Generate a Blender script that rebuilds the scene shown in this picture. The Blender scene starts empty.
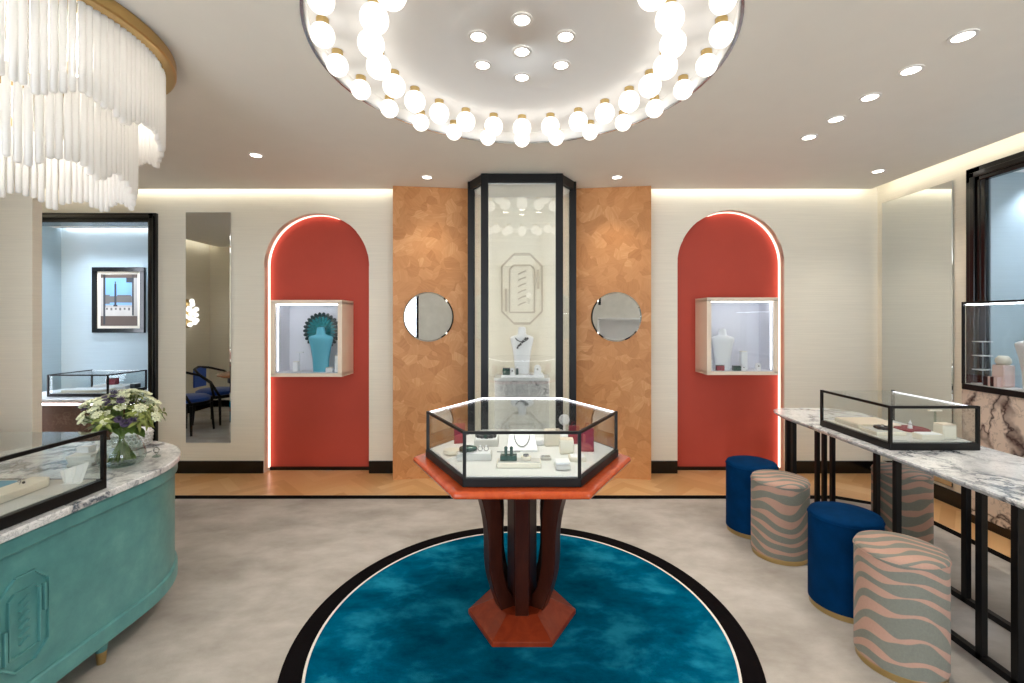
import bpy, bmesh, math, random
from mathutils import Vector, Matrix
random.seed(7)
PI = math.pi
S = bpy.context.scene
COL = S.collection
CZ, F, U0, V0 = 1.45, 450.0, 522.0, 320.0
def at(u, v, z):
    Y = F*(CZ-z)/(v-V0); return ((u-U0)*Y/F, Y)

# ------------------------------------------------------------------ materials
def lin(c):
    r = []
    for x in c:
        x /= 255.0
        r.append(x/12.92 if x <= .04045 else ((x+.055)/1.055)**2.4)
    return (r[0], r[1], r[2], 1)
class NT:
    def __init__(s, name):
        s.m = bpy.data.materials.new(name); s.m.use_nodes = True
        s.t = s.m.node_tree; s.t.nodes.clear()
        s.out = s.n('ShaderNodeOutputMaterial')
    def n(s, t, **kw):
        x = s.t.nodes.new(t)
        for k, v in kw.items():
            if k[0] == '_': setattr(x, k[1:], v)
            else:
                x.inputs[int(k[1:]) if k[0] == 'i' and k[1:].isdigit() else k].default_value = v
        return x
    def l(s, a, b): s.t.links.new(a, b)
    def coord(s, scale=(1,1,1), kind='Object', rot=(0,0,0)):
        c = s.n('ShaderNodeTexCoord'); mp = s.n('ShaderNodeMapping')
        mp.inputs['Scale'].default_value = scale; mp.inputs['Rotation'].default_value = rot
        s.l(c.outputs[kind], mp.inputs['Vector']); return mp.outputs['Vector']
    def noise(s, vec, scale, detail=4, rough=.55, dist=0):
        x = s.n('ShaderNodeTexNoise'); x.inputs['Scale'].default_value = scale
        x.inputs['Detail'].default_value = detail; x.inputs['Roughness'].default_value = rough
        x.inputs['Distortion'].default_value = dist
        if vec is not None: s.l(vec, x.inputs['Vector'])
        return x
    def ramp(s, fac, stops, interp='LINEAR'):
        r = s.n('ShaderNodeValToRGB'); r.color_ramp.interpolation = interp
        e = r.color_ramp.elements
        while len(e) < len(stops): e.new(.5)
        for i, (p, c) in enumerate(stops): e[i].position = p; e[i].color = c
        s.l(fac, r.inputs['Fac']); return r.outputs['Color']
    def mix(s, fac, a, b, mode='MIX'):
        x = s.n('ShaderNodeMix', _data_type='RGBA', _blend_type=mode)
        for k, v in ((0, fac), (6, a), (7, b)):
            if hasattr(v, 'is_linked') or hasattr(v, 'links'): s.l(v, x.inputs[k])
            else: x.inputs[k].default_value = v
        return x.outputs[2]
    def math(s, op, a, b=0.0):
        x = s.n('ShaderNodeMath', _operation=op)
        for k, v in ((0, a), (1, b)):
            if hasattr(v, 'links'): s.l(v, x.inputs[k])
            else: x.inputs[k].default_value = v
        return x.outputs[0]
    def bump(s, h, strength=.3, dist=.01):
        b = s.n('ShaderNodeBump'); b.inputs['Strength'].default_value = strength; b.inputs['Distance'].default_value = dist
        s.l(h, b.inputs['Height']); return b.outputs['Normal']
    def bsdf(s, color, rough=.5, metal=0, coat=0, sheen=0, normal=None, spec=.5, trans=0, sss=0):
        p = s.n('ShaderNodeBsdfPrincipled')
        if hasattr(color, 'links'): s.l(color, p.inputs['Base Color'])
        else: p.inputs['Base Color'].default_value = color
        if hasattr(rough, 'links'): s.l(rough, p.inputs['Roughness'])
        else: p.inputs['Roughness'].default_value = rough
        p.inputs['Metallic'].default_value = metal; p.inputs['Coat Weight'].default_value = coat
        p.inputs['Coat Roughness'].default_value = .06
        p.inputs['Sheen Weight'].default_value = sheen; p.inputs['Specular IOR Level'].default_value = spec
        p.inputs['Transmission Weight'].default_value = trans
        if normal is not None: s.l(normal, p.inputs['Normal'])
        s.l(p.outputs[0], s.out.inputs['Surface']); return p

def plain(name, rgb, rough=.5, metal=0, coat=0, sheen=0, var=.06, scale=6, bump=0, spec=.5):
    t = NT(name); v = t.coord(); nz = t.noise(v, scale, 3)
    c = lin(rgb); d = tuple(min(1, x*(1-var)) for x in c[:3])+(1,); e = tuple(min(1, x*(1+var)) for x in c[:3])+(1,)
    col = t.ramp(nz.outputs['Fac'], [(.3, d), (.7, e)])
    nrm = t.bump(t.noise(v, scale*12, 2).outputs['Fac'], bump, .004) if bump else None
    t.bsdf(col, rough, metal, coat, sheen, nrm, spec); return t.m
def emis(name, rgb, strength):
    t = NT(name); e = t.n('ShaderNodeEmission'); e.inputs['Color'].default_value = lin(rgb)
    e.inputs['Strength'].default_value = strength; t.l(e.outputs[0], t.out.inputs['Surface']); return t.m
def glassmat(name, tint=(250,252,252), rough=.0, f0=.04, mult=1.0):
    t = NT(name); lw = t.n('ShaderNodeLayerWeight'); lw.inputs['Blend'].default_value = .5
    p = t.math('POWER', lw.outputs['Facing'], 5.0)
    k = t.math('ADD', t.math('MULTIPLY', p, (1-f0)*mult), f0)
    a = t.n('ShaderNodeBsdfTransparent'); a.inputs['Color'].default_value = lin(tint)
    g = t.n('ShaderNodeBsdfGlossy'); g.inputs['Roughness'].default_value = rough
    mx = t.n('ShaderNodeMixShader'); t.l(k, mx.inputs[0]); t.l(a.outputs[0], mx.inputs[1]); t.l(g.outputs[0], mx.inputs[2])
    t.l(mx.outputs[0], t.out.inputs['Surface']); return t.m
def marble(name, base, vein, scale=1.5, width=.05, dark=.9, seed=0, rough=.12, cloud=.25, mk=(.42,.62)):
    t = NT(name); v = t.coord((1,1,1), 'Object', (.3+seed, .5, .9))
    w = t.noise(v, scale*1.3, 5, .6)
    vm = t.n('ShaderNodeVectorMath', _operation='MULTIPLY_ADD'); t.l(w.outputs['Color'], vm.inputs[0])
    vm.inputs[1].default_value = (.55,.55,.55); t.l(v, vm.inputs[2])
    n1 = t.noise(vm.outputs[0], scale, 3, .5, .6)
    a = t.math('ABSOLUTE', t.math('SUBTRACT', n1.outputs['Fac'], .5))
    f = t.math('SUBTRACT', 1.0, t.math('MINIMUM', t.math('DIVIDE', a, width), 1.0))
    f = t.math('POWER', f, 1.6)
    msk = t.ramp(t.noise(v, scale*.8, 2).outputs['Fac'], [(mk[0], (0.05,)*3+(1,)), (mk[1], (1,1,1,1))])
    f = t.math('MULTIPLY', t.math('MULTIPLY', f, msk), dark)
    n2 = t.noise(vm.outputs[0], scale*3.1, 4, .6, .8)
    a2 = t.math('ABSOLUTE', t.math('SUBTRACT', n2.outputs['Fac'], .5))
    f2 = t.math('MULTIPLY', t.math('SUBTRACT', 1.0, t.math('MINIMUM', t.math('DIVIDE', a2, width*.6), 1.0)), .35*dark)
    cl = t.math('MULTIPLY', t.noise(v, scale*1.1, 4).outputs['Fac'], cloud)
    tot = t.math('MINIMUM', t.math('ADD', t.math('MAXIMUM', f, f2), t.math('MULTIPLY', cl, .45)), 1.0)
    t.bsdf(t.mix(tot, lin(base), lin(vein)), rough, coat=.3); return t.m

def m_wall(name, rgb):
    t = NT(name); v = t.coord((.6,.6,30)); nz = t.noise(v, 4, 3); c = lin(rgb)
    col = t.ramp(nz.outputs['Fac'], [(.3, tuple(x*.96 for x in c[:3])+(1,)), (.7, tuple(min(1, x*1.03) for x in c[:3])+(1,))])
    t.bsdf(col, .6, normal=t.bump(nz.outputs['Fac'], .08, .002)); return t.m
def m_carpet(name, a, b, c, scale=2.2, sheen=.1, spec=.1):
    t = NT(name); v = t.coord((1,1.6,1)); n1 = t.noise(v, scale, 7, .62, .15); n2 = t.noise(v, 180, 2)
    col = t.ramp(n1.outputs['Fac'], [(.32, lin(a)), (.5, lin(b)), (.66, lin(c))])
    t.bsdf(col, .95, sheen=sheen, normal=t.bump(n2.outputs['Fac'], .35, .004), spec=spec); return t.m
def m_floor():
    t = NT('oak_herringbone'); at_ = t.n('ShaderNodeAttribute', _attribute_name='plank')
    v = t.coord((1,1,1)); n1 = t.noise(v, 25, 4, .6, 2.0)
    base = t.ramp(at_.outputs['Fac'], [(0, lin((214,164,108))), (.5, lin((228,182,126))), (1, lin((238,198,144)))])
    col = t.mix(t.math('MULTIPLY', n1.outputs['Fac'], .35), base, lin((204,152,100)))
    t.bsdf(col, .32, coat=.15); return t.m
def m_leafpanel():
    t = NT('straw_marquetry'); v = t.coord((1,1,1))
    w = t.noise(v, 5, 2); vm = t.n('ShaderNodeVectorMath', _operation='MULTIPLY_ADD'); t.l(w.outputs['Color'], vm.inputs[0])
    vm.inputs[1].default_value = (.16,.16,.16); t.l(v, vm.inputs[2])
    vo = t.n('ShaderNodeTexVoronoi', _feature='F1'); vo.inputs['Scale'].default_value = 10.5; vo.inputs['Randomness'].default_value = 1.0
    t.l(vm.outputs[0], vo.inputs['Vector'])
    sp = t.n('ShaderNodeSeparateColor'); t.l(vo.outputs['Color'], sp.inputs[0])
    vr = t.n('ShaderNodeVectorRotate', _rotation_type='Y_AXIS'); t.l(v, vr.inputs['Vector']); t.l(t.math('MULTIPLY', sp.outputs[1], 6.28), vr.inputs['Angle'])
    mp = t.n('ShaderNodeMapping'); mp.inputs['Scale'].default_value = (70, 8, 8); t.l(vr.outputs[0], mp.inputs['Vector'])
    st = t.noise(mp.outputs[0], 1.0, 3)
    fac = t.math('ADD', t.math('MULTIPLY', sp.outputs[0], .72), t.math('MULTIPLY', t.math('SUBTRACT', st.outputs['Fac'], .36), .95))
    col = t.ramp(fac, [(0, lin((188,126,74))), (.4, lin((203,142,88))), (.75, lin((212,153,100))), (1, lin((224,170,118)))])
    n2 = t.noise(v, 3.5, 4)
    col = t.mix(t.math('MULTIPLY', n2.outputs['Fac'], .3), col, lin((192,128,76)))
    t.bsdf(col, .45, spec=.3); return t.m
def m_zebra(seed=0, yk=4.2, xk=1.5):
    t = NT('wavy_stripe_jacquard'); v = t.coord((1,1,1)); sx = t.n('ShaderNodeSeparateXYZ'); t.l(v, sx.inputs[0])
    mp = t.n('ShaderNodeMapping'); mp.inputs['Location'].default_value = (seed*3.1, seed*1.7, seed); mp.inputs['Scale'].default_value = (1,1,.55); t.l(v, mp.inputs['Vector'])
    nz = t.noise(mp.outputs[0], 4.5, 0, .3); nn = t.noise(mp.outputs[0], 7.5, 1, .4)
    ph = t.math('ADD', t.math('MULTIPLY', sx.outputs['Z'], 1/.068), t.math('MULTIPLY', nz.outputs['Fac'], 3.6))
    ph = t.math('ADD', ph, t.math('MULTIPLY', sx.outputs['Y'], yk)); ph = t.math('ADD', ph, t.math('MULTIPLY', sx.outputs['X'], xk))
    fr = t.math('ABSOLUTE', t.math('SUBTRACT', t.math('FRACT', ph), .5))
    thr = t.math('ADD', t.math('MULTIPLY', nn.outputs['Fac'], .62), -.14)
    f = t.math('MINIMUM', t.math('MAXIMUM', t.math('MULTIPLY', t.math('SUBTRACT', fr, thr), 24.0), 0.0), 1.0)
    fine = t.noise(v, 130, 2)
    g = t.mix(fine.outputs['Fac'], lin((110,111,101)), lin((128,129,117)))
    p = t.mix(fine.outputs['Fac'], lin((174,134,116)), lin((186,148,130)))
    t.bsdf(t.mix(f, p, g), .75, sheen=.1, normal=t.bump(fine.outputs['Fac'], .2, .002)); return t.m
def m_velvet(name, rgb, var=.25):
    t = NT(name); v = t.coord(); n1 = t.noise(v, 8, 4, .6); c = lin(rgb)
    col = t.ramp(n1.outputs['Fac'], [(.3, tuple(x*(1-var) for x in c[:3])+(1,)), (.7, tuple(min(1, x*(1+var)) for x in c[:3])+(1,))])
    p = t.bsdf(col, .75, sheen=.0, spec=.04)
    p.inputs['Sheen Tint'].default_value = lin((90,140,200)); p.inputs['Sheen Roughness'].default_value = .4; return t.m
def m_lacquer(name, a, b, rough=.15, coat=.8):
    t = NT(name); v = t.coord((1,1,.25)); n1 = t.noise(v, 14, 5, .6, 1.5)
    t.bsdf(t.ramp(n1.outputs['Fac'], [(.3, lin(a)), (.7, lin(b))]), rough, coat=coat, spec=.5*coat+.1); return t.m
def m_teal():
    t = NT('teal_shagreen'); v = t.coord((1,1,1)); n1 = t.noise(v, 7, 6, .65); n2 = t.noise(v, 90, 3)
    col = t.ramp(n1.outputs['Fac'], [(.32, lin((78,138,138))), (.55, lin((92,154,152))), (.72, lin((108,168,165)))])
    t.bsdf(col, .38, coat=.15, normal=t.bump(n2.outputs['Fac'], .12, .002)); return t.m
def m_rods():
    t = NT('frosted_glass_rod'); a = t.n('ShaderNodeBsdfDiffuse'); a.inputs['Color'].default_value = lin((252,251,248))
    b = t.n('ShaderNodeBsdfTranslucent'); b.inputs['Color'].default_value = lin((255,254,252))
    c = t.n('ShaderNodeBsdfGlossy'); c.inputs['Roughness'].default_value = .15
    d = t.n('ShaderNodeBsdfTransparent')
    m1 = t.n('ShaderNodeMixShader'); m1.inputs[0].default_value = .55; t.l(a.outputs[0], m1.inputs[1]); t.l(b.outputs[0], m1.inputs[2])
    m2 = t.n('ShaderNodeMixShader'); m2.inputs[0].default_value = .06; t.l(m1.outputs[0], m2.inputs[1]); t.l(c.outputs[0], m2.inputs[2])
    m3 = t.n('ShaderNodeMixShader'); m3.inputs[0].default_value = .05; t.l(m2.outputs[0], m3.inputs[1]); t.l(d.outputs[0], m3.inputs[2])
    t.l(m3.outputs[0], t.out.inputs['Surface']); return t.m

M = dict(
 wall=m_wall('cream_wallcovering', (242,235,217)), ceil=plain('ceiling_plaster', (243,238,227), .8, var=.01),
 dome=plain('dome_plaster', (240,239,236), .7, var=.01), blue=m_wall('pale_blue_wall', (170,186,192)),
 red=plain('coral_red_panel', (190,78,62), .6, var=.03, scale=3, spec=.25), black=plain('black_lacquer', (9,8,8), .2, coat=.25, spec=.35),
 bframe=plain('black_bronze_metal', (11,10,10), .4, spec=.3), carpet=m_carpet('grey_carpet', (156,149,140), (177,170,161), (193,187,179)),
 rugb=plain('rug_black_band', (14,11,12), .95, var=.15, bump=.3, spec=.05), rugw=plain('rug_white_piping', (222,216,206), .9, bump=.2),
 rugt=m_carpet('teal_rug_pile', (0,60,84), (0,84,112), (28,122,148), 3.2, .0, .0), floor=m_floor(), leaf=m_leafpanel(),
 marble=marble('white_grey_marble', (250,250,249), (84,94,108), 3.4, .085, 1.0, 0, .12, .08, (.3,.5)), marblew=marble('wall_marble', (232,216,198), (70,60,58), 1.5, .03, 1.0, .7, .15, .03, (.34,.52)),
 marblep=marble('plinth_marble', (212,209,206), (62,60,62), 5.0, .09, 1.0, 1.7, .2, .1), marbled=marble('brown_marble', (104,80,72), (150,126,112), 4.0, .04, .6, 2.2),
 glass=glassmat('clear_glass'), towerglass=glassmat('vitrine_glass', f0=.08), vaseglass=glassmat('vase_glass', (226,236,232), .02, .1),
 mirror=None, brass=plain('brushed_brass', (206,178,122), .3, metal=1, var=.05), brassd=plain('antique_brass', (196,164,108), .38, metal=1),
 globe=emis('opal_globe', (255,248,238), 1.5), led=emis('warm_led', (255,249,234), 5.5), ledw=emis('white_led', (250,250,255), 9.0), ledrail=emis('rail_led', (250,250,255), 3.2), ledfill=emis('fill_led', (255,246,234), 6.0),
 ledpink=emis('niche_led', (255,200,184), 2.3), lens=emis('downlight_lens', (255,247,236), 8.0), bulb=emis('chandelier_bulb', (255,248,238), 60.0),
 trimw=plain('white_metal_trim', (236,232,226), .4), teal=m_teal(), beige=plain('beige_lacquer', (240,222,200), .4, var=.03),
 white=plain('white_lining', (226,226,224), .45, var=.01), lilac=plain('pale_lilac_lining', (224,223,230), .5, var=.01), cream=plain('cream_leather', (232,224,206), .5, var=.04), greyl=plain('pale_grey_suede', (205,203,198), .7, var=.04),
 zebra=m_zebra(.2), zebra2=m_zebra(1.3), zebra3=m_zebra(2.1), zebratop=m_zebra(.6, 16, 5), velvet=m_velvet('navy_velvet', (0,44,84)), red_lac=m_lacquer('orange_red_lacquer', (176,64,26), (196,84,38), .12, .5),
 base_lac=m_lacquer('shaded_red_lacquer', (112,38,18), (132,50,24), .3, .15), mahog=m_lacquer('shaded_mahogany', (44,17,11), (60,26,16), .28, .15),  # pedestal colours darkened to carry the shadow under the hexagonal top
 gem=plain('dark_green_stone', (38,72,66), .2, coat=.5, var=.3, scale=60), silver=plain('silver', (196,198,200), .2, metal=1), dark=plain('dark_grey_metal', (58,60,64), .3, metal=.7),
 burg=plain('burgundy_paper', (150,40,58), .55, var=.06), burgd=plain('burgundy_suede', (120,32,40), .8), teal_bust=plain('turquoise_leather', (92,182,208), .4, var=.05),
 bust=plain('white_leather', (246,246,248), .4, var=.02), fan1=plain('fan_dark_petal', (16,44,50), .3, metal=.3, var=.3, scale=30), fan2=plain('fan_teal_petal', (24,128,136), .3, metal=.3, var=.3, scale=40),
 bluecloth=plain('blue_card', (96,148,172), .6), pink=plain('blush_box', (232,204,196), .5), stem=plain('flower_stem', (104,128,62), .5, var=.2, scale=30), leafg=plain('leaf_green', (86,112,48), .5, var=.3, scale=20),
 leafy=plain('leaf_lime', (126,136,66), .5, var=.25, scale=20), flw=plain('white_blossom', (222,224,190), .6, var=.12, scale=60), thistle=plain('purple_thistle', (84,70,96), .7, var=.3, scale=60),
 paper=plain('white_paper', (240,238,232), .7, var=.02), bluelac=plain('blue_seat', (20,84,186), .6, sheen=.4), wood=m_lacquer('orange_wood', (176,98,48), (196,118,64), .3),
 grey=plain('grey_wall', (222,218,212), .7), sky=lin((150,185,225)))
_t = NT('silvered_mirror'); _t.bsdf(lin((226,228,226)), .015, metal=1); M['mirror'] = _t.m
M['rod'] = m_rods()

# ------------------------------------------------------------------ mesh builder
class MB:
    def __init__(s): s.v = []; s.f = []; s.mi = []; s.cur = 0
    def mat(s, i): s.cur = i; return s
    def add(s, vs, fs):
        o = len(s.v); s.v += [tuple(x) for x in vs]
        for f in fs: s.f.append([o+i for i in f]); s.mi.append(s.cur)
        return s
    def box(s, x0, x1, y0, y1, z0, z1, rot=0, c=None):
        vs = [(x,y,z) for z in (z0,z1) for x,y in ((x0,y0),(x1,y0),(x1,y1),(x0,y1))]
        if rot:
            cx, cy = c if c else ((x0+x1)/2, (y0+y1)/2)
            vs = [(cx+(x-cx)*math.cos(rot)-(y-cy)*math.sin(rot), cy+(x-cx)*math.sin(rot)+(y-cy)*math.cos(rot), z) for x,y,z in vs]
        return s.add(vs, [(3,2,1,0),(4,5,6,7),(0,1,5,4),(1,2,6,5),(2,3,7,6),(3,0,4,7)])
    def prism(s, poly, z0, z1):
        n = len(poly); vs = [(x,y,z0) for x,y in poly]+[(x,y,z1) for x,y in poly]
        return s.add(vs, [list(range(n))[::-1], list(range(n,2*n))]+[(i,(i+1)%n,n+(i+1)%n,n+i) for i in range(n)])
    def prism_y(s, poly, y0, y1):
        n = len(poly); vs = [(x,y0,z) for x,z in poly]+[(x,y1,z) for x,z in poly]
        return s.add(vs, [list(range(n)), list(range(n,2*n))[::-1]]+[((i+1)%n,i,n+i,n+(i+1)%n) for i in range(n)])
    def loft(s, rings, cap=True):
        n = len(rings[0]); vs = [p for r in rings for p in r]; fs = []
        for k in range(len(rings)-1):
            for i in range(n): fs.append((k*n+i, k*n+(i+1)%n, (k+1)*n+(i+1)%n, (k+1)*n+i))
        if cap: fs += [list(range(n))[::-1], list(range((len(rings)-1)*n, len(rings)*n))]
        return s.add(vs, fs)
    def lathe(s, prof, n=32, c=(0,0), cap=True, ex=1, ey=1):
        return s.loft([[(c[0]+ex*r*math.cos(2*PI*i/n), c[1]+ey*r*math.sin(2*PI*i/n), z) for i in range(n)] for r,z in prof], cap)
    def tube(s, pts, r, n=8, r1=None, cap=True):
        rings = []; N = len(pts); up = Vector((0,0,1)); P = [Vector(p) for p in pts]; a = None
        for i, p in enumerate(P):
            d = (P[min(i+1,N-1)]-P[max(i-1,0)]).normalized()
            if a is None: a = d.cross(up if abs(d.z) < .95 else Vector((1,0,0))).normalized()
            else: a = (a-d*a.dot(d)).normalized()
            b = d.cross(a); rr = r+((r1 if r1 is not None else r)-r)*i/max(1,N-1)
            rings.append([tuple(p+a*rr*math.cos(2*PI*k/n)+b*rr*math.sin(2*PI*k/n)) for k in range(n)])
        return s.loft(rings, cap)
    def ball(s, c, r, n=16, m=10, sc=(1,1,1)):
        rg = []
        for j in range(1, m):
            t = PI*j/m; rg.append([(c[0]+sc[0]*r*math.sin(t)*math.cos(2*PI*i/n), c[1]+sc[1]*r*math.sin(t)*math.sin(2*PI*i/n), c[2]-sc[2]*r*math.cos(t)) for i in range(n)])
        o = len(s.v); s.loft(rg, False)
        k = len(s.v); s.v += [(c[0],c[1],c[2]-sc[2]*r), (c[0],c[1],c[2]+sc[2]*r)]
        for i in range(n):
            s.f.append([o+(i+1)%n, o+i, k]); s.mi.append(s.cur)
            t = o+(m-2)*n; s.f.append([t+i, t+(i+1)%n, k+1]); s.mi.append(s.cur)
        return s
    def bar(s, p0, p1, w, h, up=(0,0,1)):
        a = Vector(p0); b = Vector(p1); d = (b-a).normalized(); u = Vector(up); x = d.cross(u).normalized()*w/2; y = x.cross(d).normalized()*h/2
        vs = [a-x-y, a+x-y, a+x+y, a-x+y, b-x-y, b+x-y, b+x+y, b-x+y]
        return s.add(vs, [(0,1,2,3),(7,6,5,4),(1,0,4,5),(2,1,5,6),(3,2,6,7),(0,3,7,4)])
    def ring(s, r0, r1, z0, z1, n=64, c=(0,0), a0=0, a1=2*PI):
        full = abs(a1-a0-2*PI) < 1e-6; N = n if full else n+1
        vs = []
        for i in range(N):
            a = a0+(a1-a0)*i/n; cs, sn = math.cos(a), math.sin(a)
            vs += [(c[0]+r0*cs,c[1]+r0*sn,z0),(c[0]+r1*cs,c[1]+r1*sn,z0),(c[0]+r1*cs,c[1]+r1*sn,z1),(c[0]+r0*cs,c[1]+r0*sn,z1)]
        fs = []
        for i in range(n):
            j = (i+1) % N
            for k in range(4): fs.append((4*i+k, 4*i+(k+1)%4, 4*j+(k+1)%4, 4*j+k))
        return s.add(vs, fs)
    def build(s, name, mats, parent=None, smooth=0, bevel=0, seg=2):
        me = bpy.data.meshes.new(name); me.from_pydata(s.v, [], s.f)
        for m in (mats if isinstance(mats, (list, tuple)) else [mats]): me.materials.append(m)
        me.polygons.foreach_set('material_index', s.mi)
        bm = bmesh.new(); bm.from_mesh(me); bmesh.ops.recalc_face_normals(bm, faces=bm.faces); bm.to_mesh(me); bm.free()
        if smooth:
            me.polygons.foreach_set('use_smooth', [True]*len(me.polygons)); me.set_sharp_from_angle(angle=math.radians(smooth))
        o = bpy.data.objects.new(name, me); COL.objects.link(o)
        if parent: o.parent = parent
        if bevel:
            b = o.modifiers.new('edge', 'BEVEL'); b.width = bevel; b.segments = seg; b.limit_method = 'ANGLE'; b.angle_limit = math.radians(40)
        return o
def tag(o, label, cat, group=None):
    o['label'] = label; o['category'] = cat
    if group: o['group'] = group
    return o
def thing(name, label, cat, loc=(0,0,0), rz=0, group=None):
    o = bpy.data.objects.new(name, None); COL.objects.link(o); o.empty_display_size = .05
    o.location = loc; o.rotation_euler = (0,0,rz); return tag(o, label, cat, group)
def dup(root, loc, label, rz=None):
    r = root.copy(); COL.objects.link(r); r.location = loc
    if rz is not None: r.rotation_euler = (0,0,rz)
    r['label'] = label
    for ch in list(root.children):
        c = ch.copy(); COL.objects.link(c); c.parent = r
        for g in list(ch.children):
            d = g.copy(); COL.objects.link(d); d.parent = c
    return r
def struct(o): o['kind'] = 'structure'; return o
def lamp(name, kind, loc, energy, color=(255,240,220), size=.05, parent=None, spot=None, rot=None, blend=.8):
    d = bpy.data.lights.new(name, kind); d.energy = energy; d.color = lin(color)[:3]
    if kind == 'AREA': d.size = size
    else: d.shadow_soft_size = size
    if spot: d.spot_size = math.radians(spot); d.spot_blend = blend
    o = bpy.data.objects.new(name, d); COL.objects.link(o); o.location = loc
    if rot: o.rotation_euler = rot
    if parent: o.parent = parent
    return o
ORD = ['zeroth','first','second','third','fourth','fifth','sixth','seventh','eighth','ninth','tenth','eleventh','twelfth']

# ------------------------------------------------------------------ room shell
YB, XR, H, HT = 4.265, 3.37, 2.67, 2.86
DOX0, DOX1, DOZ = -5.1, -3.47, 2.46          # doorway to the blue room
NCH = [(-1.947, .498, 2.462), (1.98, .508, 2.492)]
b = MB()
b.box(-5.3, DOX0, YB, YB+.1, 0, HT); b.box(DOX0, DOX1, YB, YB+.1, DOZ, HT)
def spandrel(b, cx, r, top):
    sp = top-r; N = 40
    for i in range(N):
        a0, a1 = PI-PI*i/N, PI-PI*(i+1)/N
        p0 = (cx+r*math.cos(a0), sp+r*math.sin(a0)); p1 = (cx+r*math.cos(a1), sp+r*math.sin(a1))
        b.prism_y([p0, p1, (p1[0], HT), (p0[0], HT)], YB, YB+.1)
xs = DOX1
for cx, r, top in NCH:
    b.box(xs, cx-r, YB, YB+.1, 0, HT); spandrel(b, cx, r, top); xs = cx+r
b.box(xs, XR+.1, YB, YB+.1, 0, HT)
struct(b.build('wall_back', M['wall']))
# right wall, with the opening of the blue showcase window
WY0, WY1, WZ0, WZ1 = 1.3, 3.385, .95, 2.578
b = MB(); b.box(XR, XR+.1, WY1, YB+.1, 0, HT); b.box(XR, XR+.1, WY0, WY1, 0, WZ0); b.box(XR, XR+.1, WY0, WY1, WZ1, HT); b.box(XR, XR+.1, -2.7, WY0, 0, HT)
struct(b.build('wall_right', M['wall']))
b = MB(); b.box(-5.3, -5.2, .9, YB+.1, 0, HT); struct(b.build('wall_left', M['wall']))
b = MB(); b.box(-5.3, -3.05, .9, 1.0, 0, HT); b.box(-3.15, -3.05, -2.7, .9, 0, HT); struct(b.build('wall_rear_left', M['wall']))
RWS = [(-2.95, -.75, .05, 2.45), (1.4, 3.2, .05, 2.45)]  # second window is an unseen addition for fill light from behind
b = MB(); xs = -3.15
for x0, x1, z0, z1 in RWS:
    b.box(xs, x0, -2.7, -2.6, 0, HT); b.box(x0, x1, -2.7, -2.6, z1, HT); b.box(x0, x1, -2.7, -2.6, 0, z0); xs = x1
b.box(xs, XR+.1, -2.7, -2.6, 0, HT)
struct(b.build('wall_rear', M['grey']))
for k, (x0, x1, z0, z1) in enumerate(RWS):
    w = struct(MB().box(x0, x1, -2.66, -2.65, z0, z1).build('window_%d' % (k+2), M['glass']))
    b = MB(); n = 3
    for i in range(n+1): x = x0+.03+(x1-x0-.06)*i/n; b.box(x-.03, x+.03, -2.68, -2.62, z0, z1)
    for z in (z0+.03, 2.1, z1-.03): b.box(x0, x1, -2.675, -2.625, z-.03, z+.03)
    struct(b.build('window_frame', M['bframe'], w))
    d = bpy.data.lights.new('daylight_portal', 'AREA'); d.shape = 'RECTANGLE'; d.size = x1-x0; d.size_y = z1-z0; d.cycles.is_portal = True
    o = bpy.data.objects.new('daylight_portal', d); COL.objects.link(o); o.location = ((x0+x1)/2, -2.71, (z0+z1)/2); o.rotation_euler = (PI/2, 0, 0)

# floor of oak herringbone (the planks where they show), carpets over it
b = MB(); b.box(-5.9, 4.2, -2.7, 5.8, -.1, -.004); nbase = len(b.f); W, m = .085, 5; att = []
c45 = math.cos(PI/4)
def plank(x, y, lx, ly):
    g = .0012; q = []
    for px, py in ((x*W+g,y*W+g),((x+lx)*W-g,y*W+g),((x+lx)*W-g,(y+ly)*W-g),(x*W+g,(y+ly)*W-g)): q.append((c45*(px-py), c45*(px+py)))
    cx = sum(p[0] for p in q)/4; cy = sum(p[1] for p in q)/4
    if (-5.3 < cx < 3.5 and 3.4 < cy < 4.4) or (2.5 < cx < 3.5 and .8 < cy < 4.4):
        b.add([(p[0],p[1],0) for p in q], [(0,1,2,3)]); att.append(random.random())
for i in range(-60, 110):
    for j in range(-14, 14):
        plank(i+2*m*j, i, m, 1); plank(i, i+1+2*m*j, 1, m)
fl = struct(b.build('floor', M['floor']))
a = fl.data.attributes.new('plank', 'FLOAT', 'FACE')
a.data.foreach_set('value', [.4]*nbase+att)
CX, CY = 2.9, 3.63
t = thing('carpet', 'pale grey mottled carpet with a thin black edge band, laid over the oak floor', 'carpet', (0,1,0))
MB().prism([(-5.15,0),(-3.0,0),(-3.0,-3.55),(CX,-3.55),(CX,2.42),(2.53,CY-1),(-5.15,CY-1)], .0005, .007).build('carpet_field', M['carpet'], t)
MB().prism([(-5.15,CY-1),(2.53,CY-1),(CX,2.42),(CX,-3.55),(CX+.06,-3.55),(CX+.06,2.45),(2.56,CY-1+.068),(-5.15,CY-1+.068)], .0005, .009).build('edge_band', M['rugb'], t)
RUG = (0, 2.19)
t = thing('round_rug', 'round teal rug with black rim and white piping under the hexagonal display table', 'rug', (0,2.12,.0073))
MB().ring(.936, 1.026, 0, .007, 128).build('rug_rim', M['rugb'], t)
MB().ring(.925, .936, 0, .0078, 128).build('piping', M['rugw'], t)
MB().lathe([(.925,.0),(.925,.007)], 128).build('rug_pile', M['rugt'], t)

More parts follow.
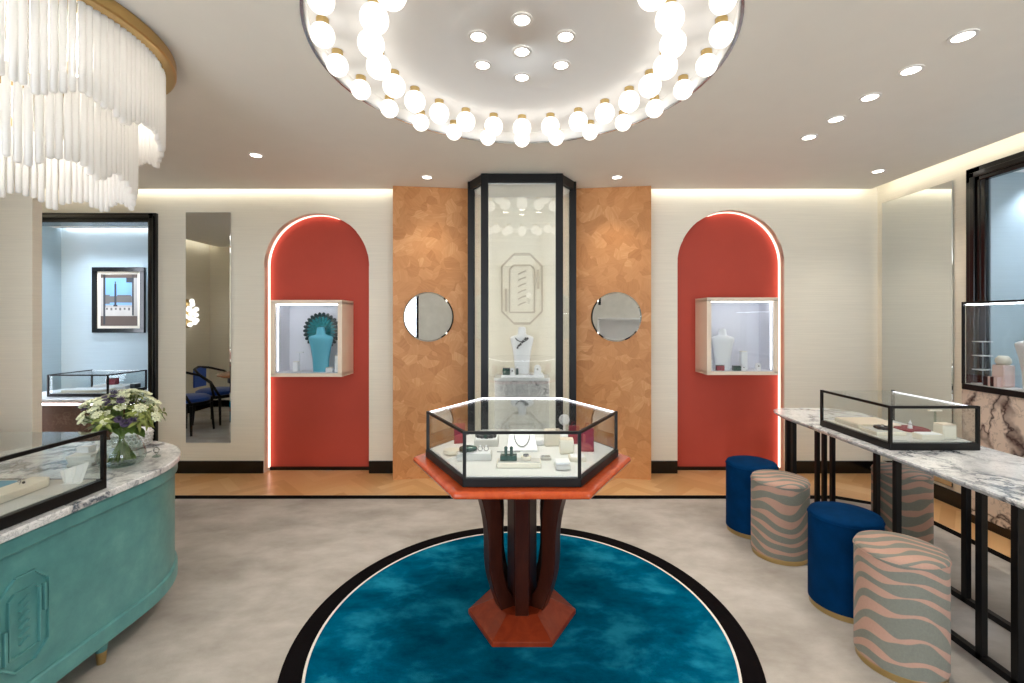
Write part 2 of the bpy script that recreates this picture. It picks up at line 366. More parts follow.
# ceiling with circular recess and cove slot along back, right and left walls
RC, RR = (0, 2.15), .945
def ceil_mesh():
    b = MB(); N = 96; x0, x1, y0, y1 = -5.08, 3.25, -2.6, 4.19
    circ = [(RC[0]+RR*math.cos(2*PI*i/N), RC[1]+RR*math.sin(2*PI*i/N)) for i in range(N)]
    def edge(a):
        dx, dy = math.cos(a), math.sin(a); tt = 1e9
        if dx > 1e-9: tt = min(tt, (x1-RC[0])/dx)
        if dx < -1e-9: tt = min(tt, (x0-RC[0])/dx)
        if dy > 1e-9: tt = min(tt, (y1-RC[1])/dy)
        if dy < -1e-9: tt = min(tt, (y0-RC[1])/dy)
        return (RC[0]+dx*tt, RC[1]+dy*tt)
    angs = sorted([2*PI*i/N for i in range(N)]+[math.atan2(y-RC[1], x-RC[0]) % (2*PI) for x in (x0,x1) for y in (y0,y1)])
    K = len(angs); vs = []
    for a in angs:
        ci = (RC[0]+RR*math.cos(a), RC[1]+RR*math.sin(a)); e = edge(a)
        vs += [(ci[0],ci[1],H),(e[0],e[1],H),(e[0],e[1],H+.05),(ci[0],ci[1],H+.05)]
    b.add(vs, [(4*i+k, 4*((i+1)%K)+k, 4*((i+1)%K)+(k+1)%4, 4*i+(k+1)%4) for i in range(K) for k in range(4)])
    b.box(-5.3, XR+.1, -2.7, YB+.1, HT, HT+.06)
    return b
struct(ceil_mesh().build('ceiling', M['ceil']))
b = MB(); b.lathe([(RR-.001,H+.002),(RR-.001,H+.07),(RR-.006,H+.075),(.58,H+.075),(.5,H+.08),(.4,H+.096),(.34,H+.1),(.001,H+.1)], 96, RC, cap=False)
o = struct(b.build('ceiling_dome', M['dome'], smooth=35))
o.modifiers.new('thick', 'SOLIDIFY').thickness = .01
struct(MB().ring(RR-.004, RR+.008, H-.004, H+.02, 96, RC).build('trim_1', M['silver'], smooth=30))

# cove light strips (real LED profiles on the ceiling edge, shining at the walls)
def cove(label, *boxes):
    b = MB()
    for q in boxes: b.box(*q)
    return tag(b.build('cove_light', M['led']), label, 'light strip')
cove('warm light strip in the cove above the turquoise bust niche', (-5.0, -1.21, 4.19, 4.196, H+.004, H+.03))
cove('warm light strip in the cove above the white bust niche', (1.21, 3.24, 4.19, 4.196, H+.004, H+.03))
cove('warm light strip in the cove above the tall side wall mirror', (3.25, 3.256, -2.5, 4.15, H+.004, H+.03))
cove('warm light strip in the cove above the cluster sconce wall', (-5.086, -5.08, 1.05, 4.15, H+.004, H+.03))

# baseboards
for name, q in (('baseboard_back', [(-3.45,-2.447),(-1.447,-1.13),(1.13,1.47),(2.49,XR)]),):
    b = MB()
    for x0, x1 in q: b.box(x0, x1, YB-.018, YB, 0, .118)
    struct(b.build(name, M['black'], bevel=.004))
struct(MB().box(XR-.018, XR, 3.4, YB-.02, 0, .118).build('baseboard_right', M['black'], bevel=.004))
b = MB(); b.box(-5.2, -5.18, 1.0, YB, 0, .118); struct(b.build('baseboard_left', M['black']))
struct(MB().box(-5.18, -3.05, 1.0, 1.02, 0, .118).build('baseboard_rear', M['black']))

# pillar on the doorway side
struct(MB().box(-3.49, -3.264, 3.0, 3.06, 0, H).build('pillar', M['wall']))

# blue room behind the doorway
AY, AH = 5.45, 2.55
struct(MB().box(-5.75, -2.6, AY, AY+.1, 0, HT).build('wall_alcove_back', M['blue']))
struct(MB().box(-5.68, -5.58, YB+.1, AY, 0, HT).build('wall_alcove_left', M['blue']))
struct(MB().box(-2.7, -2.6, YB+.1, AY, 0, HT).build('wall_alcove_right', M['blue']))
struct(MB().box(-5.6, -2.6, YB+.1, AY-.05, AH, AH+.05).build('ceiling_alcove', M['dome']))
tag(MB().box(-5.5, -2.75, AY-.056, AY-.05, AH+.004, AH+.03).build('cove_light', M['ledw']), 'cool white light strip in the cove of the blue room', 'light strip')
struct(MB().box(-5.6, -2.6, AY-.06, AY+.05, HT-.02, HT+.05).build('ceiling_cove_cap', M['dome']))
d = struct(MB().box(DOX1-.055, DOX1+.022, YB-.03, YB+.16, 0, DOZ).box(DOX0, DOX1, YB-.03, YB+.16, DOZ-.09, DOZ).build('door_1', M['black'], bevel=.008))
struct(MB().box(DOX1-.035, DOX1+.005, YB-.045, YB-.03, 0, DOZ-.03).box(DOX0, DOX1+.005, YB-.045, YB-.03, DOZ-.06, DOZ-.03).build('door_moulding', M['black'], d, bevel=.01, seg=3))
for i, u in enumerate((74, 100.5, 127)):
    Y = F*(AH-CZ)/(V0-225.0)-.12; x = (u-U0)*(Y+.12)/F
    t = thing('recessed_downlight', '%s downlight in the blue room ceiling' % ('small round', 'middle small round', 'small round')[i], 'downlight', (x, Y, AH))
    t['label'] = ('downlight in the blue room ceiling farthest from the black door jamb', 'middle one of three downlights in the blue room ceiling', 'downlight in the blue room ceiling closest to the black door jamb')[i]
    t['group'] = 'blue room downlights'
    MB().ring(.03, .045, -.006, 0, 24).build('trim_ring', M['trimw'], t); MB().lathe([(.03,-.003),(.03,0)], 24).build('lens', M['lens'], t)
    lamp('downlight_beam', 'SPOT', (0,0,-.02), 22, (225,238,255), .03, t, 110)

# arched niches
for k, (cx, r, top) in enumerate(NCH):
    sp = top-r; sgn = -1 if k == 0 else 1; D0, D1 = YB+.005, YB+.098
    t = thing('arched_niche', ('coral red arched wall niche behind the box with the turquoise bust', 'coral red arched wall niche behind the box with the white bust')[k], 'niche', (cx, YB+.1, 0), 0, 'coral arched niches')
    N = 40; P = [(-r, 0)]+[(r*math.cos(PI-PI*i/N), sp+r*math.sin(PI-PI*i/N)) for i in range(N+1)]+[(r, 0)]
    MB().prism_y(P, 0, .03).build('back_panel', M['red'], t)
    b = MB(); th = .004                                                   # lining of the reveal
    for (x0,z0),(x1,z1) in zip(P[:-1], P[1:]):
        f0 = (r-th)/r
        b.add([(x0,-.094,z0),(x1,-.094,z1),(x1,0,z1),(x0,0,z0)], [(0,1,2,3)])
    o = rv = b.build('reveal', M['beige'], t); o.modifiers.new('s', 'SOLIDIFY').thickness = .004
    # LED profile on the outer side of the reveal, from the floor round the crown
    Q = [(-r+.006, .03)]+[((r-.006)*math.cos(PI-PI*.62*i/30), sp+(r-.006)*math.sin(PI-PI*.62*i/30)) for i in range(31)]
    if sgn > 0: Q = [(-x, z) for x, z in Q]
    b = MB()
    for (x0,z0),(x1,z1) in zip(Q[:-1], Q[1:]):
        b.add([(x0,-.036,z0),(x1,-.036,z1),(x1,-.006,z1),(x0,-.006,z0)], [(0,1,2,3)])
    o = b.build('light_strip', M['ledpink'], rv); q = o.modifiers.new('s', 'SOLIDIFY'); q.thickness = .004; q.offset = 0
    MB().box(-r+.01, r-.01, -.02, -.001, 0, .03).build('kick_plate', M['black'], t)

# straw marquetry panels beside the tower
for sg in (-1, 1):
    P = [(sg*.475, 4.172), (sg*1.172, 4.083), (sg*1.172, YB-.001), (sg*.475, YB-.001)]
    if sg < 0: P = P[::-1]
    o = MB().prism(P, 0, H-.002).build('marquetry_panel', M['leaf'])
    tag(o, 'tall tan leaf marquetry wall panel between %s and the glass tower' % ('the turquoise bust niche', 'the white bust niche')[sg > 0], 'wall panel', 'leaf marquetry panels')
# round mirrors on them
for sg in (-1, 1):
    x = sg*(.855 if sg < 0 else .862); fr = (abs(x)-.475)/(1.172-.475); y = 4.172+(4.083-4.172)*fr; ang = sg*math.atan2(.089, .697)
    t = thing('round_mirror', 'round wall mirror on the marquetry panel towards the %s' % ('turquoise bust box', 'white bust box')[sg > 0], 'mirror', (x, y, 1.478), -ang, 'round mirrors')
    R = .226
    b = MB(); b.loft([[(rr*math.cos(2*PI*i/64), yy, rr*math.sin(2*PI*i/64)) for i in range(64)] for rr, yy in ((R-.008,-.003),(R,-.006),(R,-.016),(R-.012,-.022))]); b.build('mirror_glass', M['mirror'], t, smooth=20)
    b = MB(); b.loft([[(rr*math.cos(2*PI*i/48), yy, rr*math.sin(2*PI*i/48)) for i in range(48)] for rr, yy in ((R-.03,-.002),(R-.03,-.006))]); b.build('backing', M['dark'], t)
# tall flat mirrors
t = thing('tall_mirror', 'tall narrow frameless mirror on the back wall beside the black doorway', 'mirror', (-2.967, YB, .286))
MB().box(-.213, .213, -.016, -.004, 0, 2.186).build('mirror_glass', M['mirror'], t, bevel=.012, seg=1)
MB().box(-.19, .19, -.004, -.0005, .02, 2.16).build('backing', M['dark'], t)
t = thing('tall_mirror', 'wide full height mirror on the side wall beyond the marble table', 'mirror', (XR, 3.855, .14))
MB().box(-.014, -.004, -.345, .345, 0, 2.402).build('mirror_glass', M['mirror'], t, bevel=.006, seg=1)
MB().box(-.004, -.0005, -.33, .33, .02, 2.38).build('backing', M['dark'], t)

# ------------------------------------------------------------------ ceiling lamps
def globe(r):
    t = thing('globe_pendant', '-', 'globe lamp')
    MB().ball((0,0,-.028-r), r, 28, 18).build('globe', M['globe'], t, smooth=180)
    MB().lathe([(.026,-.036),(.026,0),(.024,0)], 24).build('brass_cap', M['brass'], t, smooth=40)
    return t
for ring, rad, gr in (('outer', .882, .05), ('inner', .685, .057)):
    g0 = globe(gr); first = True
    for i in range(24):
        a = PI/2+2*PI*i/24
        k = i if i <= 12 else 24-i
        if k == 0: lb = '%s ring globe lamp closest to the glass tower' % ring
        elif k == 12: lb = '%s ring globe lamp farthest from the glass tower' % ring
        else: lb = '%s ring globe lamp, %s from the glass tower towards the %s' % (ring, ORD[k+1], 'glass rod chandelier' if i < 12 else 'marble table')
        lb = ('small frosted ' if ring == 'outer' else 'larger frosted ')+lb
        loc = (RC[0]+rad*math.cos(a), RC[1]+rad*math.sin(a), H+.075)
        if first: g0.location = loc; g0['label'] = lb; first = False; g0['group'] = '%s ring of globe lamps' % ring
        else: dup(g0, loc, lb)

def downlight(loc, label, group, energy, r=.038, cone=95):
    t = thing('recessed_downlight', label, 'downlight', loc, 0, group)
    MB().ring(r, r+.013, -.005, .0, 32).build('trim_ring', M['trimw'], t, smooth=40)
    MB().lathe([(r,-.002),(r,.0)], 32).build('lens', M['lens'], t)
    lamp('downlight_beam', 'SPOT', (0,0,-.02), energy, (255,246,234), .035, t, cone)
    return t
def ceilpt(u, v, z=H): Y = F*(z-CZ)/(V0-v); return ((u-U0)*Y/F, Y, z)
for i, (u, v) in enumerate(((809,137),(836,119),(870,97),(911,70),(963,36))):
    downlight(ceilpt(u, v), ('first','second','third','fourth','fifth')[i]+' ceiling downlight from the back wall in the row over the marble table', 'downlights over the marble table', 11)
downlight(ceilpt(878,171), 'ceiling downlight in the corner above the side wall mirror', 'back ceiling downlights', 13)
downlight(ceilpt(256,155), 'ceiling downlight in front of the turquoise bust niche', 'back ceiling downlights', 13)
downlight(ceilpt(427,177), 'ceiling downlight beside the tower on the turquoise bust side', 'back ceiling downlights', 9)
downlight(ceilpt(617,177), 'ceiling downlight beside the tower on the white bust side', 'back ceiling downlights', 9)
DC = (0, 2.19)
downlight((0, 2.19, H+.088), 'dome downlight in the middle of the ring of six', 'dome downlights', 13, .034)
for i, lb in enumerate(('nearest the glass tower', 'next to the tower one on the rod chandelier side', 'away from the tower on the rod chandelier side', 'farthest from the glass tower', 'away from the tower on the marble table side', 'next to the tower one on the marble table side')):
    a = PI/2+i*PI/3
    downlight((.232*math.cos(a), 2.19+.232*math.sin(a), H+.088), 'dome downlight of six, '+lb, 'dome downlights', 13, .034)

# ------------------------------------------------------------------ glass rod chandelier
HC = (-2.175, 1.8)
t = thing('rod_chandelier', 'round brass chandelier with two tiers of hanging frosted glass rods over the teal counter', 'chandelier', (HC[0], HC[1], H))
MB().ring(.565, .63, -.055, 0, 96).build('brass_ring', M['brassd'], t, smooth=30, bevel=.006)
MB().lathe([(.566,-.012),(.566,0)], 64).build('top_plate', M['trimw'], t)
b = MB(); b.ring(.47, .49, -.05, -.012, 64); b.build('inner_ring', M['brassd'], t, smooth=30)
rodme = {}
def rodmesh(r, L, nm):
    b = MB(); b.lathe([(r*.55,0),(r,.006),(r,L-.004),(r*.7,L)], 10); o = b.build('glass_rod', M['rod'], t, smooth=40); return o
spots = []
for rad, n, z0, L, j in ((.578, 144, -.42, .385, .025), (.476, 112, -.65, .325, .03)):
    for i in range(n):
        a = 2*PI*i/n+random.uniform(-.004,.004); wave = .055*abs(math.sin(a*6.5))-.028+.012*math.sin(a*3+1)
        spots.append((rad*math.cos(a), rad*math.sin(a), z0+wave+random.uniform(-.01,.01), L))
def vis(p):
    X, Y = HC[0]+p[0], HC[1]+p[1]; u = U0+F*X/Y
    return (0 if u > -5 else 1, math.hypot(X, Y))
spots.sort(key=vis)
proto = {.385: rodmesh(.0112, .385, 'a'), .325: rodmesh(.0115, .325, 'b')}; used = set(); rest = MB(); wires = MB(); caps = MB()
for i, (x, y, z, L) in enumerate(spots):
    if i < 98:
        o = proto[L] if L not in used else proto[L].copy()
        if L in used: COL.objects.link(o)
        used.add(L); o.parent = t; o.location = (x, y, z)
    else:
        r = .0112 if L > .35 else .0115
        rest.lathe([(r*.55,z),(r,z+.006),(r,z+L-.004),(r*.7,z+L)], 8, (x,y))
    wires.tube([(x,y,z+L-.01),(x,y,-.02)], .0018, 5)
    if L < .35 and i % 3 == 0: caps.lathe([(.006,z+L-.01),(.006,z+L+.05)], 8, (x,y))
for L in proto:
    assert L in used
o = rest.build('glass_rods', M['rod'], t, smooth=40); o['kind'] = 'stuff'
o = wires.build('hanging_wires', M['silver'], t); o['kind'] = 'stuff'
o = caps.build('brass_sleeves', M['brassd'], t); o['kind'] = 'stuff'
for i in range(6):
    a = 2*PI*i/6+.3; MB().ball((.3*math.cos(a), .3*math.sin(a), -.09), .035, 16, 10).lathe([(.014,-.06),(.014,-.011)], 12, (.3*math.cos(a), .3*math.sin(a))).build('bulb', M['bulb'], t, smooth=40)

# ------------------------------------------------------------------ glass tower vitrine
TC = [(-.448,4.17),(-.448,3.985),(-.312,3.765),(.312,3.765),(.448,3.985),(.448,4.17)]
t = thing('tower_vitrine', 'tall black framed glass vitrine tower rising to the ceiling between the marquetry panels', 'vitrine', (0, 3.97, 0))
L_ = [(x, y-3.97) for x, y in TC]
for i in (1, 2, 3, 4):
    x, y = L_[i]; w = .03 if i in (2,3) else .03
    MB().box(x-w, x+w, y-.03, y+.03, 0, H-.002, rot=(0 if i in (2,3) else 0)).build('frame_post', M['bframe'], t, bevel=.004)
for z0, z1, nm in ((H-.075, H-.003, 'head_rail'), (0, .3, 'plinth_rail')):
    for a, c in zip(L_[:-1], L_[1:]):
        MB().bar((a[0],a[1],(z0+z1)/2), (c[0],c[1],(z0+z1)/2), .05, z1-z0).build(nm, M['bframe'], t)
for a, c in zip(L_[:-1], L_[1:]):
    MB().bar((a[0],a[1],(H+.22)/2), (c[0],c[1],(H+.22)/2), .008, H-.37).build('glass_pane', M['towerglass'], t)
MB().box(-.455, .455, .225, .245, .0, H-.01).build('back_panel', M['wall'], t)
MB().prism(L_, .28, .3).build('deck', M['white'], t)
MB().prism([(x*.97,y) for x,y in L_], H-.085, H-.076).build('soffit', M['white'], t)
for sx in (-1, 1): MB().box(sx*.312-.016, sx*.312+.018, -.172, -.167, .34, H-.12).build('light_strip', M['ledfill'], t)  # unseen strips added behind the posts to brighten the interior evenly
def emblem(name, mat, parent, w, h, d, flip=False):
    """elongated octagon of raised bars with inner bars and a stack of chevrons; local XZ plane, proud towards -Y"""
    b = MB(); k = .3*w; bw = .035*w
    P = [(-w/2+k,h/2),(w/2-k,h/2),(w/2,h/2-k),(w/2,-h/2+k),(w/2-k,-h/2),(-w/2+k,-h/2),(-w/2,-h/2+k),(-w/2,h/2-k)]
    for i, (p, q) in enumerate(zip(P, P[1:]+P[:1])):
        if i in (2, 6):      # the long sides are broken and stepped, as on the emblem
            s_ = 1 if i == 2 else -1; z0, z1 = (p[1], q[1])
            b.bar((p[0],-d/2,z0), (q[0],-d/2,z1), bw, d, (0,1,0))
            b.bar((p[0]-s_*.1*w,-d*.7,z0-.05*h*s_ if s_ > 0 else z0), (q[0]-s_*.1*w,-d*.7,(z0+z1)/2), bw*1.5, d*1.3, (0,1,0))
        else: b.bar((p[0],-d/2,p[1]), (q[0],-d/2,q[1]), bw*(1.7 if i in (0,4) else 1.2), d, (0,1,0))
    w2, h2, k2 = w*.62, h*.68, w*.1
    P = [(-w2/2+k2,h2/2),(w2/2-k2,h2/2),(w2/2,h2/2-k2),(w2/2,-h2/2),(-w2/2,-h2/2),(-w2/2,h2/2-k2)]
    for p, q in zip(P, P[1:]+P[:1]): b.bar((p[0],-d/2,p[1]), (q[0],-d/2,q[1]), bw, d, (0,1,0))
    for i in range(6):
        z = h*.24-i*h*.09; x = w*.1
        b.bar((-x,-d/2,z-.03*h), (0,-d/2,z), bw*.8, d, (0,1,0)); b.bar((0,-d/2,z), (x,-d/2,z+.02*h), bw*.8, d, (0,1,0))
    return b.build(name, mat, parent)
o = emblem('emblem_panel', plain('satin_beige', (206,194,174), .35, var=.02), None, .375, .645, .014)
b = MB(); k = .3*.385; w_, h_ = .385, .655
o.location = (0, 4.193, 1.74); tag(o, 'raised cream octagonal emblem on the back of the glass tower above the white bust', 'emblem')
t = thing('marble_plinth', 'white veined marble plinth with white top inside the glass tower', 'plinth', (0, 3.985, .3))
MB().box(-.235, .235, -.13, .13, 0, .63).build('plinth_body', M['marblep'], t, bevel=.004)
MB().box(-.24, .24, -.134, .134, .63, .652).build('plinth_top', M['white'], t, bevel=.003)
MB().box(-.18, .19, -.1, .1, .652, .675).build('riser', M['bust'], t, bevel=.003)

def bust(name, label, loc, h, w, mat, rz=0, neckcap=True, group=None, d=.42):
    t = thing(name, label, 'bust', loc, rz, group)
    prof = [(0,.62,.55),(.03,.63,.56),(.3,.68,.62),(.55,.82,.8),(.7,.95,.95),(.77,1,1),(.805,.97,.95),(.835,.78,.8),(.855,.5,.64),(.875,.37,.54),(1.0,.33,.5)]
    N = 28; rg = []
    for f, a, c in prof: rg.append([(w/2*a*math.copysign(abs(math.cos(2*PI*i/N))**.85, math.cos(2*PI*i/N)), w*d*.5*c*math.sin(2*PI*i/N)-.12*w*max(0, f-.3)*0, f*h) for i in range(N)])
    MB().loft(rg).build('torso', mat, t, smooth=50)
    b = MB(); b.lathe([(.145*w,h),(.135*w,h+.012*h/.4),(.05*w,h+.015*h/.4)], 20, ey=.5*d/.2*.8); b.build('neck_cap', M['silver'] if neckcap else mat, t, smooth=40)
    return t
t = bust('necklace_bust', 'white necklace bust with grey jewel on the marble plinth in the glass tower', (0, 3.975, .976), .4, .205, M['bust'], neckcap=False)
b = MB()
for i in range(17):
    a = -1.15+2.3*i/16; b.ball((.06*math.sin(a), -.045-.004*math.cos(a), .335-.05*math.cos(a)), .005, 8, 6)
for i in range(7): b.ball((.045-.014*i, -.05-.0005*i, .315-.014*i+.006*(i%2)), .0085, 8, 6); b.ball((.03-.011*i, -.051, .318-.012*i), .006, 8, 6)
b.build('necklace', M['dark'], t)
def jbox(name, label, loc, sx, sy, sz, mat, cat='box', rz=0, lid=None, group=None, ring=False):
    t = thing(name, label, cat, loc, rz, group)
    bo = MB().box(-sx/2, sx/2, -sy/2, sy/2, 0, sz).build('box_body', mat, t, bevel=min(sx,sy,sz)*.12)
    if lid: MB().box(-sx/2+.002, sx/2-.002, -sy/2+.002, sy/2-.002, sz, sz+.004).build('pad', lid, bo)
    if ring: MB().ring(.007,.009,sz,sz+.003,16).build('ring', M['silver'], t)
    return t
def standee(name, label, loc, w, h, mat, cat='ring stand', rz=0, group=None):
    """small rounded upright display cushion"""
    t = thing(name, label, cat, loc, rz, group)
    N = 20; P = [(-w/2,0)]+[(w/2*math.cos(PI-PI*i/N), h-w/2+w/2*math.sin(PI-PI*i/N)) for i in range(N+1)]+[(w/2,0)]
    MB().prism_y(P, -w*.3, w*.3).build('cushion', mat, t, bevel=.004)
    MB().lathe([(w*.16,h*.55),(w*.16,h*.55+.001)], 12).build('clasp', M['silver'], t) if False else None
    b = MB(); b.loft([[(rr*math.cos(2*PI*i/16), yy, h*.6+rr*math.sin(2*PI*i/16)) for i in range(16)] for rr, yy in ((w*.16,-w*.3),(w*.14,-w*.36))]); b.build('jewel', M['silver'], t, smooth=30)
    return t
PZ = .975
jbox('jewel_box', 'small dark green jewel box on the tower plinth beside the white bust', (-.135, 3.905, PZ), .065, .05, .055, M['gem'], lid=M['dark'])
standee('ring_stand', 'small white rounded ring stand next to the dark green box on the tower plinth', (-.085, 3.9, PZ), .045, .06, M['bust'])
jbox('jewel_box', 'tiny dark box between the white ring stand and the bust on the tower plinth', (-.042, 3.915, PZ), .022, .04, .05, M['gem'], lid=M['dark'])
standee('ring_stand', 'white rounded stand on the tower plinth on the white bust niche side', (.135, 3.91, PZ), .06, .085, M['bust'])
b = MB().lathe([(.02,0),(.018,.004),(.01,.008)], 16); o = b.build('earring', M['silver'], smooth=40); o.location = (.075, 3.9, PZ); tag(o, 'tiny silver earring lying on the tower plinth in front of the bust', 'earring')

# ------------------------------------------------------------------ niche display boxes
def showbox(cx, x0, x1, z0, z1, yf, label):
    t = thing('display_box', label, 'display box', (cx, YB+.098, z0), 0, 'wall display boxes')
    w0, w1, h = x0-cx, x1-cx, z1-z0; yl = yf-(YB+.098); th = .02
    b = MB(); b.box(w0,w1,yl,0,0,th+.012); b.box(w0,w1,yl,0,h-th-.012,h); b.box(w0,w0+.04,yl,0,th,h-th); b.box(w1-.04,w1,yl,0,th,h-th)
    b.build('casing', M['beige'], t, bevel=.002)
    MB().box(w0+.04,w1-.04,-.03,-.002,th,h-th).build('back_panel', M['lilac'], t)
    b = MB(); b.box(w0+.04,w0+.044,yl+.02,-.03,th+.012,h-th-.012); b.box(w1-.044,w1-.04,yl+.02,-.03,th+.012,h-th-.012); b.box(w0+.044,w1-.044,yl+.02,-.03,th+.012,th+.016); b.box(w0+.044,w1-.044,yl+.02,-.03,h-th-.016,h-th-.012)
    b.build('lining', M['lilac'], t)
    MB().box(w0+.05,w1-.05,yl+.03,yl+.045,h-th-.024,h-th-.016).build('light_strip', M['ledw'], t)
    sx = w0+.048 if cx < 0 else w1-.054
    MB().box(sx,sx+.005,yl+.03,yl+.04,th+.03,h-th-.03).build('light_strip', M['ledrail'], t)
    MB().box(w0+.042,w1-.042,yl+.006,yl+.012,th+.012,h-th-.012).build('glass_front', M['glass'], t)
    return t
YF = 4.085
showbox(-1.96, (270.5-U0)*YF/F, (342-U0)*YF/F, .933, 1.632, YF, 'cream wall display box holding the turquoise bust and peacock fan')
showbox(1.98, (707-U0)*YF/F, (778.5-U0)*YF/F, .95, 1.655, YF, 'cream wall display box holding the white bust')
Z1, Z2 = .933+.036, .95+.036
bust('necklace_bust', 'turquoise necklace bust in front of the peacock fan', (-1.872, 4.19, Z1), .4, .225, M['teal_bust'], .05, neckcap=False, d=.4)
t = thing('peacock_fan', 'round dark teal petal fan standing behind the turquoise bust', 'fan ornament', (-1.907, 4.29, Z1))
b = MB(); b2 = MB(); RF = .178; zc = .378
def petal(b, a, r0, r1, w, y):
    c, s_ = math.cos(a), math.sin(a); rm = r0+(r1-r0)*.6; pts = [(r0,-w*.3),(rm,-w*.5),(r1-.006,-w*.3),(r1,0),(r1-.006,w*.3),(rm,w*.5),(r0,w*.3)]
    b.prism_y([(r*c-q*s_, zc+r*s_+q*c) for r, q in pts], y-.004, y+.002)
for i in range(26): petal(b, 2*PI*i/26, .115, RF, .036, -.004)
for i in range(24): petal(b2, 2*PI*(i+.5)/24, .075, .138, .026, -.012)
for i in range(16): petal(b2, 2*PI*i/16, .03, .09, .026, -.02)
b.build('outer_petals', M['fan1'], t); b2.build('inner_petals', M['fan2'], t)
MB().prism_y([(.12*math.cos(2*PI*i/32), zc+.12*math.sin(2*PI*i/32)) for i in range(32)], -.002, .004).build('backing_disc', M['fan1'], t)
MB().box(-.012,.012,-.006,.004,.0,.3).box(-.06,.06,-.03,.012,0,.01).build('stand', M['dark'], t)
jbox('jewel_box', 'small white box in front of the grey wall in the turquoise bust display box', (-2.105, 4.2, Z1), .05, .05, .09, M['bust'], lid=M['cream'])
t = thing('glass_stand', 'tiny clear stand with a white top behind the white box in the turquoise bust display', 'jewel stand', (-2.105, 4.26, Z1)); MB().box(-.004,.004,-.004,.004,0,.17).build('post', M['glass'], t); MB().box(-.035,.035,-.01,.01,.17,.178).build('top_plate', M['white'], t); MB().box(-.03,.03,-.015,.015,0,.006).build('foot', M['white'], t)
jbox('jewel_box', 'low white pad box at the foot of the turquoise bust', (-1.775, 4.15, Z1), .055, .05, .04, M['bust'], lid=M['cream'], ring=True)
jbox('jewel_box', 'tall white box beside the turquoise bust', (-1.71, 4.19, Z1), .05, .06, .15, M['bust'], lid=M['cream'])
bust('necklace_bust', 'white necklace bust in the wall display box nearest the marble table', (1.87, 4.2, Z2), .37, .205, M['bust'], -.35, neckcap=False, d=.42)
jbox('jewel_box', 'white cube box beside the white bust, against the cream frame', (1.725, 4.16, Z2), .055, .05, .1, M['bust'], lid=M['cream'])
jbox('jewel_box', 'small burgundy box at the foot of the white bust', (1.815, 4.125, Z2), .07, .04, .046, M['burg'], lid=M['dark'])
jbox('jewel_box', 'small dark teal box beside the white bust', (1.965, 4.125, Z2), .07, .04, .042, M['gem'], lid=M['dark'])
standee('ring_stand', 'low white round stand overlapping the dark teal box', (2.025, 4.118, Z2), .04, .052, M['bust'])
jbox('jewel_box', 'tall white box behind the low round stand in the white bust display', (2.06, 4.19, Z2), .06, .05, .17, M['bust'], lid=M['cream'])
standee('ring_stand', 'white rounded stand at the lit edge of the white bust display', (2.165, 4.13, Z2), .045, .07, M['bust'])

# ------------------------------------------------------------------ hexagonal display table
TX, TY = 0, 2.2
def hexa(R, o=0.0): return [(R*math.cos(PI*k/3+o), R*math.sin(PI*k/3+o)) for k in range(6)]
t = thing('hexagonal_table', 'orange red lacquered hexagonal display table with dark curved legs on the round teal rug', 'table', (TX, TY, .0148))
MB().prism(hexa(.535), .738, .768).build('table_top', M['red_lac'], t, bevel=.014, seg=4)
b = MB(); hb = hexa(.263); b.loft([[(x,y,0) for x,y in hexa(.263)], [(x,y,.022) for x,y in hexa(.263)], [(x,y,.075) for x,y in hexa(.14)]]); b.build('pedestal_foot', M['base_lac'], t, bevel=.003)
MB().prism(hexa(.072), .07, .738).build('column', M['mahog'], t, bevel=.004)
for k in range(6):
    a = PI/6+k*PI/3; rg = []
    for f in range(15):
        s_ = f/14; z = .07+s_*.668; ro = .128+.065*math.sin(min(1, s_/.4)*PI/2)+.085*max(0, (s_-.5)/.5)**1.8; ri = ro-.07-.035*max(0,(s_-.5)/.5)-.03*max(0,1-s_/.12); ri = max(ri, .05); hw = .031
        rg.append([(r*math.cos(a)-q*math.sin(a), r*math.sin(a)+q*math.cos(a), z) for r, q in ((ri,-hw),(ro,-hw),(ro,hw),(ri,hw))])
    MB().loft(rg).build('leg', M['mahog'], t, smooth=30, bevel=.005)
TT = .7832
t = thing('hexagonal_showcase', 'hexagonal glass jewellery case with black frame on the orange red table', 'showcase', (TX, TY, TT))
RH = .46; G0, G1 = .038, .216
MB().prism(hexa(RH+.012), 0, G0-.004).build('case_base', M['bframe'], t, bevel=.003)
MB().prism(hexa(RH-.012), G0-.004, G0).build('case_lining', M['white'], t)
V = hexa(RH)
for k in range(6):
    p, q = V[k], V[(k+1)%6]
    MB().bar((p[0]*.99,p[1]*.99,(G0+G1)/2), (q[0]*.99,q[1]*.99,(G0+G1)/2), .005, G1-G0-.004).build('glass_pane', M['glass'], t)
    if k in (3,4,5): MB().bar((p[0],p[1],G1), (q[0],q[1],G1), .011, .011).build('top_rail', M['bframe'], t)
    else: MB().bar((p[0]*.985,p[1]*.985,G1), (q[0]*.985,q[1]*.985,G1), .006, .006).build('light_strip', M['ledrail'], t)
    if k in (0,3,4,5): MB().box(p[0]-.0065, p[0]+.0065, p[1]-.0065, p[1]+.0065, G0-.004, G1+.005).build('corner_post', M['bframe'], t)
MB().prism(hexa(RH*.985), G1-.002, G1+.003).build('glass_top', M['glass'], t)
CZ0 = TT+G0+.0004
def cat(u, v): x, y = at(u, v, CZ0); return (x, y, CZ0)
def tray(name, label, loc, sx, sy, sz, mat, rz=0, pad=None, catg='tray'):
    t = thing(name, label, catg, loc, rz); MB().box(-sx/2,sx/2,-sy/2,sy/2,0,sz).build('tray_body', mat, t, bevel=.003)
    if pad: MB().box(-sx/2+.006,sx/2-.006,-sy/2+.006,sy/2-.006,sz,sz+.003).build('pad', pad, t)
    return t
tr = lambda *a, **k: tray('jewel_tray', *a, **k)
